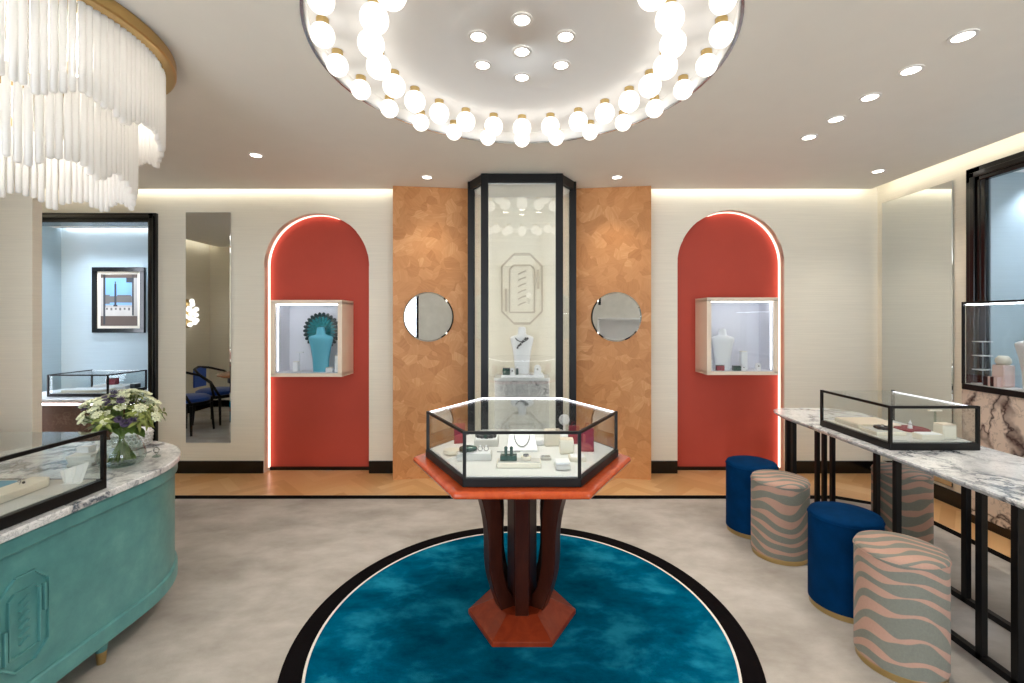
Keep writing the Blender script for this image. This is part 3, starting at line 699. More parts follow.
x, y = cat(519,468)[:2]; tr('long cream tray at the front of the hexagonal case', (x, y+.03, CZ0), .19, .07, .022, M['cream'], pad=M['greyl'])
o = thing('bangle_stand', 'dark green bangle stand with two upright bars on the long cream tray', 'jewel stand', (x-.045, y+.03, CZ0+.026)); MB().box(-.036,.036,-.02,.02,0,.022).build('stand_base', M['gem'], o, bevel=.003)
for q in (-.012, .012): MB().tube([(q,0,.02),(q,0,.05)], .007, 10).ball((q,0,.05), .008, 10, 8).build('upright', M['gem'], o, smooth=40)
MB().tube([(-.05,0,.034),(.05,0,.034)], .003, 8).build('cross_bar', M['silver'], o)
o = thing('watch', 'small dark watch on a cushion on the long cream tray', 'watch', (x+.03, y+.03, CZ0+.026)); MB().lathe([(.014,0),(.018,.014),(.0,.018)], 20, ex=1.3).build('cushion', M['cream'], o, smooth=60); MB().lathe([(.01,.015),(.01,.022)], 20).build('dial', M['dark'], o, smooth=40); MB().ring(.0095,.012,.015,.023,20).build('bezel', M['silver'], o)
x, y = cat(563,471)[:2]; o = thing('ring_box', 'white rounded square ring box at the front of the hexagonal case', 'ring box', (x, y+.035, CZ0), .08); MB().box(-.033,.033,-.033,.033,0,.024).build('box_body', M['greyl'], o, bevel=.011, seg=4); MB().box(-.031,.031,-.031,.031,.0245,.034).build('box_lid', M['bust'], o, bevel=.009, seg=3)
x, y = cat(474,461)[:2]; tr('pale tray in the hexagonal case nearest the teal counter, with green jewel', (x, y+.03, CZ0), .155, .065, .032, M['greyl'], pad=M['bust'])
o = thing('green_brooch', 'dark green jewel lying on the pale tray nearest the teal counter', 'brooch', (x-.03, y+.035, CZ0+.036)); MB().ball((0,0,.012), .03, 14, 8, (1.4,.8,.4)).build('stone', M['gem'], o, smooth=60); MB().ring(.024,.042,0,.006,20).build('setting', M['silver'], o)
for q, lb in ((.035,'closest to the green jewel'), (.062,'at the end of the pale tray')):
    o = thing('ring', 'silver ring on the pale tray '+lb, 'ring', (x+q-.01, y+.03, CZ0+.0352)); b = MB(); b.tube([(.010*math.cos(2*PI*i/16),0,.011+.010*math.sin(2*PI*i/16)) for i in range(17)], .0018, 6); b.build('band', M['silver'], o); MB().ball((0,0,.024), .0042, 8, 6).build('stone', M['bust'], o)
x, y = cat(452,455)[:2]; o = tag(MB().lathe([(.03,0),(.038,.008),(.034,.02),(0,.024)], 24, ex=1.2).build('ring_cushion', M['cream'], smooth=60), 'round cream cushion beside the green jewel tray', 'cushion'); o.location = (x, y+.02, CZ0)
x, y = cat(486,447)[:2]; tr('pale tray with dark necklace at the back of the hexagonal case', (x, y+.05, CZ0), .12, .1, .034, M['greyl'], pad=M['bust'])
o = thing('necklace', 'dark stone necklace laid on the pale tray at the back', 'necklace', (x-.004, y+.05, CZ0+.0372)); b = MB()
for i in range(22): a = PI*2*i/22; b.ball((.045*math.cos(a), .03*math.sin(a), .007), .0075+.003*(i%2), 8, 6)
b.build('beads', M['dark'], o, smooth=60); MB().ball((0,-.03,.009), .011, 10, 8).build('pendant', M['gem'], o, smooth=60)
x, y = cat(522,453)[:2]; o = thing('necklace_easel', 'white sloping necklace pad in the middle of the hexagonal case', 'necklace pad', (x, y+.06, CZ0)); b = MB(); b.add([(-.075,-.05,0),(.075,-.05,0),(.06,.05,.0),(-.06,.05,0),(-.075,-.05,.012),(.075,-.05,.012),(.06,.05,.085),(-.06,.05,.085)], [(3,2,1,0),(4,5,6,7),(0,1,5,4),(1,2,6,5),(2,3,7,6),(3,0,4,7)]); b.build('pad', M['bust'], o, bevel=.004)
b = MB()
for i in range(19): a = PI+PI*i/18; xx, ss = .036*math.cos(a), .62+.5*math.sin(a); b.ball((xx, -.05+.1*ss, .0155+.073*ss), .0038, 8, 6)
b.build('necklace', M['silver'], o)
x, y = cat(552,448)[:2]; jbox('jewel_box', 'cream box in the hexagonal case, the one behind', (x+.004, y+.05, CZ0), .08, .05, .075, M['cream'], lid=M['beige'])
x, y = cat(567,455)[:2]; jbox('jewel_box', 'cream box in the hexagonal case, the one in front', (x, y+.03, CZ0), .066, .045, .066, M['cream'], lid=M['beige'])
x, y = cat(544,448)[:2]; o = tag(MB().lathe([(.03,0),(.036,.008),(.03,.026),(0,.03)], 24, ex=1.3).build('ring_cushion', M['bust'], smooth=60), 'round white cushion beside the cream boxes', 'cushion'); o.location = (x-.028, y+.07, CZ0)
x, y = cat(579,463)[:2]; tr('low cream tray in front of the burgundy bag nearest the marble table', (x-.002, y+.045, CZ0), .075, .06, .018, M['cream'], pad=M['bust'])
x, y = cat(546,461)[:2]; tr('low grey tray between the long cream tray and cream boxes', (x, y+.025, CZ0), .05, .035, .012, M['greyl'], pad=M['silver'])
def bag(label, loc, w, h, d, rz):
    t = thing('shopping_bag', label, 'paper bag', loc, rz, 'burgundy paper bags'); b = MB(); b.loft([[(sx*w/2,sy*d/2*k,z) for sx,sy in ((-1,-1),(1,-1),(1,1),(-1,1))] for z,k in ((0,1),(h*.5,.9),(h,.55))]); b.build('bag_body', M['burg'], t, bevel=.002)
    for sy in (-1,1):
        b = MB(); b.tube([(w*.22*math.cos(PI*i/10), sy*d*.2, h-.004+h*.26*math.sin(PI*i/10)) for i in range(11)], .0016, 6); b.build('handle', M['burgd'], t)
x, y = cat(459,444)[:2]; bag('small burgundy paper bag in the hexagonal case on the teal counter side', (x, y+.02, CZ0), .055, .1, .03, .15)
x, y = cat(588,452)[:2]; bag('small burgundy paper bag in the hexagonal case on the marble table side', (x, y+.02, CZ0), .06, .108, .035, -.1)
x, y = cat(573,446)[:2]; bag('burgundy paper bag behind the front cream box', (x+.01, y+.05, CZ0), .055, .09, .03, .1)
x, y = cat(566,440)[:2]; o = thing('ring_stand', 'small round white ring display at the back of the hexagonal case', 'ring stand', (x, y+.1, CZ0)); MB().lathe([(.02,0),(.008,.01),(.006,.06),(.0,.061)], 16).build('stem', M['bust'], o, smooth=40); MB().ball((0,0,.085), .03, 16, 12, (1,.5,1)).build('disc', M['bust'], o, smooth=60)

# ------------------------------------------------------------------ teal counter
KC, KR, KY0 = (-2.3, 2.03), .6, .35
def stadium(r, y0, c=KC, n=40):
    P = [(c[0]+r, y0)]+[(c[0]+r*math.cos(PI*i/n), c[1]+r*math.sin(PI*i/n)) for i in range(n+1)]+[(c[0]-r, y0)]
    return [(x-c[0], y-c[1]) for x, y in P]
t = thing('sales_counter', 'teal shagreen counter with rounded end, marble top and brass feet', 'counter', (KC[0], KC[1], .0075))
MB().prism(stadium(.582, KY0+.02), .125, .712).build('counter_body', M['teal'], t, smooth=30)
MB().prism(stadium(.594, KY0+.01), .655, .709).build('upper_moulding', M['teal'], t, smooth=30, bevel=.006, seg=2)
MB().prism(stadium(.594, KY0+.01), .11, .185).build('lower_moulding', M['teal'], t, smooth=30, bevel=.008, seg=2)
MB().prism(stadium(.607, KY0), .713, .743).build('marble_top', M['marble'], t, smooth=30, bevel=.006, seg=3)
for lx, ly in ((.53, -.137), (.53, -1.45), (-.53, -.137), (-.53, -1.45), (0, .5)):
    o = MB().lathe([(.02,.052),(.026,.112)], 20, (lx, ly)).build('leg', M['teal'], t, smooth=40)
    MB().lathe([(.015,0),(.02,.052)], 20, (lx, ly)).build('brass_ferrule', M['brass'], o, smooth=40)
o = emblem('emblem', M['teal'], t, .155, .315, .01); o.location = (.582, -.48, .407); o.rotation_euler = (0,0,PI/2)
MB().box(.575, .592, -.6, -.588, .12, .71).build('panel_seam', M['black'], t)
CT = .752
def rectcase(name, label, x0, x1, y0, y1, zb, hg, led, posts, base_h=.035, pad=M['greyl']):
    """glass case with black base; led = sides carrying the light profile, posts = corners with a black post"""
    cx, cy = (x0+x1)/2, (y0+y1)/2; t = thing(name, label, 'showcase', (cx, cy, zb)); a, c = (x1-x0)/2, (y1-y0)/2
    cb = MB().box(-a-.008, a+.008, -c-.008, c+.008, 0, base_h).build('case_base', M['bframe'], t, bevel=.003)
    MB().box(-a+.015, a-.015, -c+.015, c-.015, base_h, base_h+.003).build('case_lining', pad, cb)
    z = (base_h+hg)/2; hh = hg-base_h-.002; k = .99
    sides = {'x-': ((-a,-c),(-a,c)), 'x+': ((a,-c),(a,c)), 'y-': ((-a,-c),(a,-c)), 'y+': ((-a,c),(a,c))}
    for s_, (p, q) in sides.items():
        MB().bar((p[0]*k,p[1]*k,z), (q[0]*k,q[1]*k,z), .005, hh).build('glass_pane', M['glass'], t)
        if s_ in led: MB().bar((p[0]*.975,p[1]*.975,hg-.004), (q[0]*.975,q[1]*.975,hg-.004), .006, .007).build('light_strip', M['ledrail'], t)
        elif led != 'thin' and not (s_ == 'y+' and 'endglass' in led): MB().bar((p[0],p[1],hg), (q[0],q[1],hg), .012, .014).build('top_rail', M['bframe'], t)
    for px, py in posts: MB().box(px*a-.007, px*a+.007, py*c-.007, py*c+.007, base_h-.005, hg+.006).build('corner_post', M['bframe'], t)
    MB().box(-a*.985, a*.985, -c*.985, c*.985, hg-.001, hg+.003).build('glass_top', M['glass'], t)
    return t
rectcase('counter_showcase', 'long black framed glass case on the teal counter', -2.42, -1.735, .95, 1.865, CT-.001, .235, ('endglass',), ((1,1),(-1,1),(1,-1),(-1,-1)), .04)
CB = CT+.043
t = thing('jewel_tray', 'long cream tray with two earrings in the teal counter case', 'tray', (-1.9, 1.62, CB), .06)
MB().prism([(-.045,-.1),(.045,-.1),(.045,.15),(.02,.18),(-.045,.18)], 0, .03).build('tray_body', M['cream'], t, bevel=.004)
for i, yy in enumerate((.0, .09)):
    o = thing('earring', ('silver earring on the long cream tray, farther from the folded card', 'silver earring on the long cream tray, nearer the folded card')[i], 'earring', (-1.905-.06*yy, 1.62+yy, CB+.0305)); MB().ball((0,0,.012), .006, 10, 8).tube([(0,0,0),(.004,0,.006),(0,0,.012)], .002, 6).build('setting', M['silver'], o, smooth=60); MB().ball((.012,.004,.006), .005, 8, 6).build('drop', M['dark'], o, smooth=60)
o = tag(MB().box(-.09,.09,-.2,.2,0,.006).build('blue_card', M['bluecloth'], bevel=.002), 'flat pale blue card lying behind the cream tray in the counter case', 'card'); o.location = (-2.08, 1.62, CB)
tray('jewel_tray', 'low white tray behind the blue card in the counter case', (-2.28, 1.62, CB), .13, .28, .018, M['cream'], pad=M['bust'])
t = thing('folded_card', 'white folded paper fan card standing at the end of the counter case', 'card', (-1.80, 1.80, CB), .3)
b = MB()
for i in range(5):
    x0 = -.05+.02*i; y0, y1 = (0, .012) if i % 2 else (.012, 0)
    b.add([(x0*.6,y0,0),(x0*.6+.012,y1,0),(x0+.02,y1+.01,.055+.006*i),(x0,y0+.01,.05+.006*i)], [(0,1,2,3)])
o = b.build('pleats', M['paper'], t); o.modifiers.new('s','SOLIDIFY').thickness = .0015
MB().box(-.035,.03,-.006,.02,-.0,.002).build('foot', M['paper'], t)
# things on the marble behind the case
t = thing('glass_vase', 'round clear glass vase holding the flower bouquet on the counter', 'vase', (-1.93, 2.17, CT-.001))
PV = [(.055,0),(.084,.012),(.094,.04),(.09,.07),(.074,.11),(.06,.135),(.064,.15)]
MB().lathe(PV, 40, cap=False).build('vase_wall', M['vaseglass'], t, smooth=60)
MB().lathe([(.05,0),(.052,.012),(.0,.014)], 32).build('vase_bottom', M['vaseglass'], t, smooth=40)
t = thing('flower_bouquet', 'bouquet of white umbels, purple thistles and green leaves in the glass vase', 'flowers', (-1.93, 2.17, CT+.016))
b = MB(); heads = []
rnd = random.Random(3)
for i in range(104):
    th = rnd.uniform(.05, 1.12); ph = rnd.uniform(0, 2*PI); L = .17+.05*rnd.random()
    top = Vector((.185*math.sin(th)*math.cos(ph)*(.85+.3*rnd.random()), .17*math.sin(th)*math.sin(ph), .12+.19*math.cos(th)*(.8+.4*rnd.random())))
    foot = Vector((-.06*math.sin(th)*math.cos(ph+.6), -.06*math.sin(th)*math.sin(ph+.6), .008)); mid = Vector((.01*math.cos(ph),.01*math.sin(ph),.13))
    b.tube([foot, (foot+mid)/2, mid, (mid+top)/2+Vector((0,0,.015)), top], .0026, 5); heads.append((top, (top-mid).normalized()))
b.build('stems', M['stem'], t, smooth=60)
def rot_to(d): return Vector((0,0,1)).rotation_difference(d).to_euler()
bw = MB()
for i in range(26):
    a = i*2.4; r = .03*math.sqrt(i/26); bw.ball((r*math.cos(a), r*math.sin(a), .012-6*r*r+rnd.uniform(-.003,.003)), .0065, 7, 5); 
for i in range(8): a = i*PI/4; bw.tube([(0,0,-.02),(.022*math.cos(a),.022*math.sin(a),.006)], .0012, 4)
hp = bw.build('white_blossom', M['flw'], t, smooth=60); tp = MB().ball((0,0,.008), .014, 10, 8).build('thistle_head', M['thistle'], t, smooth=0)
b = MB(); b.lathe([(.002,-.012),(.016,-.006),(.017,-.002)], 10)
for i in range(22):
    a = i*2.4; r = .015*math.sqrt(i/22); b.tube([(r*.6*math.cos(a),r*.6*math.sin(a),.005),(r*1.25*math.cos(a),r*1.25*math.sin(a),.026-r*.4)], .0018, 4, .0005)
tp.data = b.build('tmp', M['thistle']).data; bpy.data.objects.remove(bpy.data.objects['tmp'])
b = MB()
def leafshape(b, L, w, bend=.3, o=(0,0,0), az=0):
    pts = []; N = 7
    for i in range(N+1):
        f = i/N; ww = w*math.sin(PI*min(1, f*.97+.03))**.8*(1-.25*f); zz = bend*L*f*f*-.5+L*.25*f
        for s_ in (-1, 0, 1): x, y = L*f*.95, s_*ww/2; pts.append((o[0]+x*math.cos(az)-y*math.sin(az), o[1]+x*math.sin(az)+y*math.cos(az), o[2]+zz+abs(s_)*ww*.12))
    b.add(pts, [(3*i+k, 3*i+k+1, 3*i+k+4, 3*i+k+3) for i in range(N) for k in (0,1)])
for i in range(9): leafshape(b, .05+.012*(i%3), .02, .5, (0,0,-.004*i+.01), i*2.4)
lp = b.build('leaf_sprig', M['leafy'], t, smooth=60); b = MB()
leafshape(b, .1, .06, .7); big = b.build('broad_leaf', M['leafg'], t, smooth=60)
used = set()
def place(p, nm, loc, rot, sc):
    o = p if nm not in used else p.copy()
    if nm in used: COL.objects.link(o)
    used.add(nm); o.parent = t; o.location = loc; o.rotation_euler = rot; o.scale = (sc,)*3
for i, (p, d) in enumerate(heads):
    e = rot_to(d)
    if i % 2 == 0: place(hp, 'w', p, e, rnd.uniform(.55,.95))
    elif i % 6 == 1: place(tp, 't', Vector((p.x*.7+.01, p.y*.7-.05, p.z)) if i % 4 == 1 else p+d*.012, e, rnd.uniform(.8,1.15))
    else: place(lp, 'l', p, e, rnd.uniform(.65,1.0))
for i in range(16):
    a = i*2.4; el = rnd.uniform(-.3,.3); place(big, 'b', (.035*math.cos(a), .035*math.sin(a), .15+.04*rnd.random()), (0, -el, a), rnd.uniform(.8,1.2))
t = thing('booklet_stack', '-', '-')
bpy.data.objects.remove(t)
for i in range(4):
    o = tag(MB().box(-.05,.05,-.065,.065,0,.013).build('booklet', M['paper'], bevel=.002), ('bottom', 'second lowest', 'second highest', 'topmost')[i]+' white booklet in the stack behind the counter case', 'booklet', 'white booklets on the counter')
    o.location = (-2.13+.006*(i%2), 2.21-.004*i, CT-.001+.0134*i); o.rotation_euler = (0,0,.25+.1*(i%3))
o = tag(MB().box(-.03,.03,-.02,.02,0,.03).build('card_box', M['bust'], bevel=.003), 'small white box on top of the booklet stack', 'box'); o.location = (-2.13, 2.2, CT+.0535)
t = thing('glass_bowl', 'textured white glass bowl behind the flower vase', 'bowl', (-2.12, 2.45, CT-.001)); MB().lathe([(.04,0),(.075,.02),(.085,.09),(.08,.1),(.075,.09),(.065,.025),(.0,.015)], 32).build('bowl_wall', M['bust'], t, smooth=50)
b = MB()
for i in range(24):
    for j in range(4): a = 2*PI*(i+.5*(j%2))/24; r = .078+.002*j; b.ball((r*math.cos(a), r*math.sin(a), .028+.018*j), .0085, 6, 4)
b.build('studs', M['greyl'], t, smooth=60)
t = thing('glass_ornament', 'tiny clear glass ring ornament beside the vase', 'ornament', (-1.868, 2.3, CT-.001)); b = MB(); b.tube([(.014*math.cos(2*PI*i/20), 0, .034+.014*math.sin(2*PI*i/20)) for i in range(21)], .003, 8); b.build('loop', M['silver'], t, smooth=60); MB().lathe([(.018,0),(.018,.006),(.004,.012),(.003,.021)], 16).build('foot', M['vaseglass'], t, smooth=40)

# ------------------------------------------------------------------ marble table and stools
t = thing('marble_table', 'long marble topped table with rounded ends on slim black metal legs', 'table', (2.2, 2.3, .0075))
def oval(w, y0, y1, n=32):
    P = []
    sg = lambda q, e: math.copysign(abs(q)**e, q)
    for i in range(n+1): a = PI*i/n; P.append((w*sg(math.cos(a), .55), y1-.3+.3*math.sin(a)**.75))
    for i in range(n+1): a = PI+PI*i/n; P.append((w*sg(math.cos(a), .55), y0+.3-.3*abs(math.sin(a))**.75))
    return P
b = MB(); P = oval(.315, -1.45, 1.235)
b.loft([[(x*.93,y*.985,.722) for x,y in P], [(x,y,.742) for x,y in P], [(x,y,.753) for x,y in P]]); b.build('marble_top', M['marble'], t, smooth=25, bevel=.003)
lw = .014
def leg(x, y): MB().box(x-lw, x+lw, y-lw, y+lw, .0, .724).build('leg', M['bframe'], t, bevel=.002)
A, B_ = -.25, .07
for x, y in ((A,1.0),(A,.93),(A,.04),(A,-.39),(A,-.53),(A,-1.1)): leg(x, y)
for x, y in ((B_,1.16),(B_,1.08),(B_,.99),(B_,.58),(B_,.0),(B_,-.7),(B_,-1.1)): leg(x, y)
MB().box(A-lw, A+lw, -1.1, .93, 0, .028).build('floor_rail', M['bframe'], t); MB().box(B_-lw, B_+lw, -1.1, 1.0, 0, .028).build('floor_rail', M['bframe'], t)
MB().box(A, B_, -1.1-lw, -1.1+lw, 0, .028).build('floor_rail', M['bframe'], t); MB().box(A, B_, .93-lw, .93+lw, 0, .028).build('floor_rail', M['bframe'], t)
def stool(label, loc, mat, ptype, group, rx=.16, ry=.15, rz=0, hz=.965):
    t = thing('oval_stool', label, 'stool', (loc[0], loc[1], .0075), rz, group); t.scale = (1, 1, hz)
    MB().lathe([(.985,.0),(.985,.03)], 56, ex=rx*.985, ey=ry*.985).build('brass_base', M['brass'], t, smooth=40)
    bd = MB().lathe([(1,.03),(1.0,.2),(1.0,.468)], 56, ex=rx, ey=ry).build('body', mat, t, smooth=40)
    MB().lathe([(1,.468),(.995,.478),(.96,.488),(.8,.496),(.4,.5),(.01,.501)], 56, ex=rx, ey=ry).build('seat_cushion', M['zebratop'] if ptype else mat, t, smooth=60)
    b = MB(); b.tube([(rx*1.0*math.cos(2*PI*i/56), ry*1.0*math.sin(2*PI*i/56), .469) for i in range(57)], .0035, 6); b.build('piping', mat, bd, smooth=60)
    return t
stool('navy velvet oval stool by the white bust niche at the far table end', (1.572, 3.085), M['velvet'], 0, 'navy velvet stools', rz=-.1)
stool('wavy striped pink and grey oval stool between the two navy velvet stools', (1.592, 2.78), M['zebra2'], 1, 'striped stools', rz=-.1)
stool('navy velvet oval stool between the two striped stools', (1.628, 2.27), M['velvet'], 0, 'navy velvet stools', rz=-.1)
stool('wavy striped pink and grey oval stool in front, largest of all', (1.595, 1.9), M['zebra'], 1, 'striped stools', rz=-.1, hz=1.0)
stool('wavy striped oval stool on the far side of the marble table, behind its legs', (2.47, 2.93), M['zebra3'], 1, 'striped stools')
stool('navy velvet oval stool on the wall side of the marble table', (2.45, 2.03), M['velvet'], 0, 'navy velvet stools')
TZ = .7605
rectcase('table_showcase', 'black framed glass jewellery case on the marble table', 1.952, 2.415, 2.385, 2.93, TZ, .228, ('x+','endglass'), ((-1,1),(-1,-1),(1,-1),(1,1)), .038)
CB = TZ+.0415
tray('jewel_tray', 'large cream tray at the back of the marble table case', (2.13, 2.78, CB), .26, .2, .024, M['cream'], pad=M['beige'])
tray('jewel_tray', 'flat cream tray with a dark brooch in the marble table case', (2.07, 2.585, CB), .17, .13, .02, M['cream'], pad=M['greyl'])
o = thing('dark_brooch', 'dark grey flower brooch on the flat cream tray', 'brooch', (2.07, 2.585, CB+.0235)); b = MB()
for i in range(9): a = i*2*PI/9; b.ball((.03*math.cos(a), .03*math.sin(a), .009), .014, 10, 6, (1,1,.6))
b.build('petals', M['dark'], o, smooth=60); MB().ball((0,0,.014), .012, 10, 8).build('centre_stone', M['silver'], o, smooth=60)
t = thing('burgundy_disc', 'round burgundy suede pad in the marble table case', 'pad', (2.285, 2.64, CB)); MB().lathe([(.085,0),(.085,.012),(.078,.016),(.0,.017)], 32).build('pad', M['burgd'], t, smooth=40); MB().lathe([(.088,0),(.088,.004)], 32).build('pad_base', M['cream'], t)
t = thing('ring_cone', 'tiny white ring cone standing on the burgundy pad', 'ring stand', (2.26, 2.62, CB+.0175)); MB().lathe([(.012,0),(.008,.03),(.0,.05)], 16).build('cone', M['bust'], t, smooth=50); b = MB(); b.tube([(.0095*math.cos(2*PI*i/12),.0095*math.sin(2*PI*i/12),.026) for i in range(13)], .0018, 6); b.build('ring', M['silver'], t)
tray('jewel_tray', 'small cream tray at the front of the marble table case', (2.21, 2.45, CB), .12, .065, .03, M['cream'], pad=M['bust'])
jbox('jewel_box', 'cream cube box in the front corner of the marble table case', (2.325, 2.475, CB), .075, .065, .075, M['cream'], lid=M['beige'])
t = thing('glass_stand', 'clear T-shaped earring stand behind the cream cube box', 'jewel stand', (2.35, 2.56, CB)); MB().box(-.004,.004,-.004,.004,0,.13).build('post', M['vaseglass'], t); MB().box(-.035,.035,-.008,.008,.13,.136).build('cross_bar', M['cream'], t); MB().box(-.02,.02,-.02,.02,0,.005).build('foot', M['vaseglass'], t)
tray('price_card', 'thin grey card lying beside the near rail of the marble table case', (2.02, 2.44, CB), .09, .06, .004, M['greyl'], catg='card')

# ------------------------------------------------------------------ blue showcase window on the side wall
XC = 3.22
w = struct(MB().box(XR-.035, XR+.02, WY1-.11, WY1, WZ0, WZ1).box(XR-.035, XR+.02, WY0, WY0+.11, WZ0, WZ1).box(XR-.035, XR+.02, WY0, WY1, WZ1-.11, WZ1).build('window_1', M['black'], bevel=.008))
b = MB(); b.box(XR-.05, XR-.035, WY1-.08, WY1-.04, WZ0, WZ1-.04); b.box(XR-.05, XR-.035, WY0+.05, WY1-.04, WZ1-.08, WZ1-.04); b.box(XR-.03, XR+.0, WY1-.14, WY1-.105, WZ0, WZ1-.1)
struct(b.build('window_moulding', M['black'], w, bevel=.006, seg=3))
struct(MB().box(XR+.02, 4.05, WY1-.13, WY1-.08, WZ0-.05, WZ1+.05).box(4.0, 4.05, WY0, WY1-.08, WZ0-.05, WZ1+.05).box(XR+.02, 4.05, WY0, WY0+.05, WZ0-.05, WZ1+.05).build('wall_window_recess', M['blue']))
struct(MB().box(XR+.1, 4.05, WY0, WY1-.08, WZ1-.06, WZ1+.02).build('ceiling_window_recess', M['dome']))
struct(MB().box(XR+.1, 4.05, WY0, WY1-.08, WZ0-.05, WZ0).build('floor_window_recess', M['white']))
for i, yy in enumerate((3.12, 2.75)):
    x = 3.72; t = thing('recessed_downlight', ('downlight in the blue window recess next to the black frame', 'downlight in the blue window recess farther from the mirror')[i], 'downlight', (x, yy, WZ1-.06), 0, 'window recess downlights')
    MB().ring(.03,.042,-.005,0,24).build('trim_ring', M['trimw'], t); MB().lathe([(.03,-.002),(.03,0)], 24).build('lens', M['lens'], t); lamp('downlight_beam', 'SPOT', (0,0,-.02), 16, (225,238,255), .03, t, 115)
t = thing('marble_wall_block', 'cream marble cladding block below the blue showcase window', 'cladding', (XR-.0, 2.3, 0))
MB().box(-.145, -.001, -.9, 1.0, .0, .945).build('marble_slab', M['marblew'], t)
MB().box(-.15, -.146, -.9, 1.0, .0, .06).build('plinth_strip', M['black'], t)
t = thing('window_showcase', 'glass case projecting from the blue showcase window above the marble block', 'showcase', (XC, 2.3, .948))
MB().box(-.012, .14, -.9, .985, 0, .04).build('case_base', M['bframe'], t, bevel=.003)
MB().box(.0, .14, -.88, .965, .04, .044).build('case_lining', M['white'], t)
MB().box(-.006,.0,-.9,.975,.04,.62).build('glass_pane', M['glass'], t); MB().box(0,.14,.97,.976,.04,.62).build('glass_pane', M['glass'], t)
MB().box(-.01,.14,-.9,.98,.621,.627).build('glass_top', M['glass'], t)
MB().box(-.012,.0,-.9,.985,.62,.634).build('top_rail', M['bframe'], t); MB().box(-.012,.002,.971,.985,.04,.62).build('corner_post', M['bframe'], t)
MB().box(.003,.012,-.88,.965,.608,.617).build('light_strip', M['ledw'], t)
CB = .948+.0445
o = jbox('blush_box', 'pale pink gift box with a rounded cream top in the window case', (3.305, 3.09, CB), .08, .085, .15, M['pink'], 'gift box')
o = tag(MB().lathe([(.03,0),(.042,.015),(.04,.04),(.025,.06),(0,.062)], 24).build('cream_pouch', M['cream'], smooth=60), 'rounded cream pouch on top of the pink gift box', 'pouch'); o.location = (3.305, 3.09, CB+.151)
t = thing('jewel_box', 'dark grey box with a pink stripe in front of the pink gift box', 'box', (3.255, 3.14, CB)); MB().box(-.02,.02,-.075,.02,0,.066).build('box_body', M['dark'], t, bevel=.003); MB().box(-.0215,.0215,-.0765,-.055,0,.067).box(-.0215,.0215,-.03,-.015,0,.067).build('stripe', M['pink'], t)
bust('necklace_bust', 'large white necklace bust at the edge of the window case', (3.3, 2.885, CB), .38, .24, M['bust'], -PI/2, neckcap=False, d=.45)
t = thing('jewel_stand', 'white tiered stand with small shelf in the corner of the window case', 'jewel stand', (3.285, 3.21, CB)); MB().box(-.045,.045,-.04,.04,0,.006).build('foot', M['white'], t); MB().box(-.003,.003,-.003,.003,.006,.3).build('post', M['silver'], t)
for z in (.1, .2, .3): MB().box(-.04,.04,-.035,.035,z,z+.006).build('shelf', M['white'], t)

# ------------------------------------------------------------------ blue room contents
t = thing('brown_marble_table', 'brown marble display table with a light strip under its white top in the blue room', 'table', (-4.6, 4.95, 0))
MB().box(-.78, .75, -.42, .36, .62, .645).build('table_top', M['bust'], t, bevel=.004)
MB().box(-.75, .72, -.39, .36, .575, .62).build('apron', M['marbled'], t)
MB().box(-.74, .71, -.4, -.393, .59, .605).build('light_strip', M['ledw'], t)
b = MB(); b.prism([(-.72,-.33),(.3,-.33),(.66,-.05),(.66,.34),(-.72,.34)], .0, .575); b.build('table_base', M['marbled'], t, bevel=.006)
rectcase('alcove_showcase', 'black framed glass case on the brown marble table in the blue room', -4.97, -4.345, 4.72, 5.2, .6455, .225, ('y+',), ((1,-1),(-1,-1),(1,1),(-1,1)), .03)
CB = .6455+.0335
tray('jewel_tray', 'wide cream tray in the blue room case', (-4.68, 4.86, CB), .42, .18, .025, M['cream'], pad=M['bust'])
tray('jewel_tray', 'white pad behind the wide cream tray in the blue room case', (-4.6, 5.08, CB), .36, .14, .04, M['bust'], pad=M['greyl'])
jbox('jewel_box', 'burgundy box standing on the white pad in the blue room case', (-4.62, 5.08, CB+.0435), .1, .06, .07, M['burg'], lid=M['dark'])
jbox('jewel_box', 'dark grey box near the door jamb in the blue room case', (-4.39, 5.11, CB), .06, .08, .05, M['dark'], lid=M['greyl'])
t = thing('framed_picture', 'black framed city view with a tall column on the blue wall', 'picture', ((118.5-U0)*5.43/F, AY, 1.45+20*5.43/F))
hw, hh = .315, .395; b = MB(); fw = .052
b.box(-hw,hw,-.03,-.001,hh-fw,hh); b.box(-hw,hw,-.03,-.001,-hh,-hh+fw); b.box(-hw,-hw+fw,-.03,-.001,-hh+fw,hh-fw); b.box(hw-fw,hw,-.03,-.001,-hh+fw,hh-fw); b.build('frame', M['black'], t, bevel=.003)
MB().box(-hw+fw,hw-fw,-.012,-.002,-hh+fw,hh-fw).build('mat_board', M['cream'], t)
b = MB(); pw, ph = .222, .312; y = -.0125
def q(x0, x1, z0, z1, mi, k): b.mat(mi).box(x0*pw, x1*pw, y-.0004*k, y, z0*ph, z1*ph)
q(-1,1,-1,1,2,1); q(-.75,.7,-.2,.85,0,2); q(-.75,-.5,-.15,.2,3,3); q(-.5,.7,-.1,.15,3,3); q(-.1,.65,.15,.19,4,3); q(-.25,-.14,-.2,.62,5,4); q(-.22,-.17,.62,.72,5,4); q(-.3,-.09,-.25,-.18,5,4)
q(-.78,.78,-.62,-.28,1,4)
for i in range(6): q(-.7+.24*i,-.6+.24*i,-.38-.02*(i%2),-.3,3,5)
q(-1,1,-1,-.62,4,5); q(-.85,-.74,-.95,1,5,6); q(.72,.8,-.6,1,5,6); q(-1,1,.86,1,4,6); q(.4,.72,.68,.86,5,6)
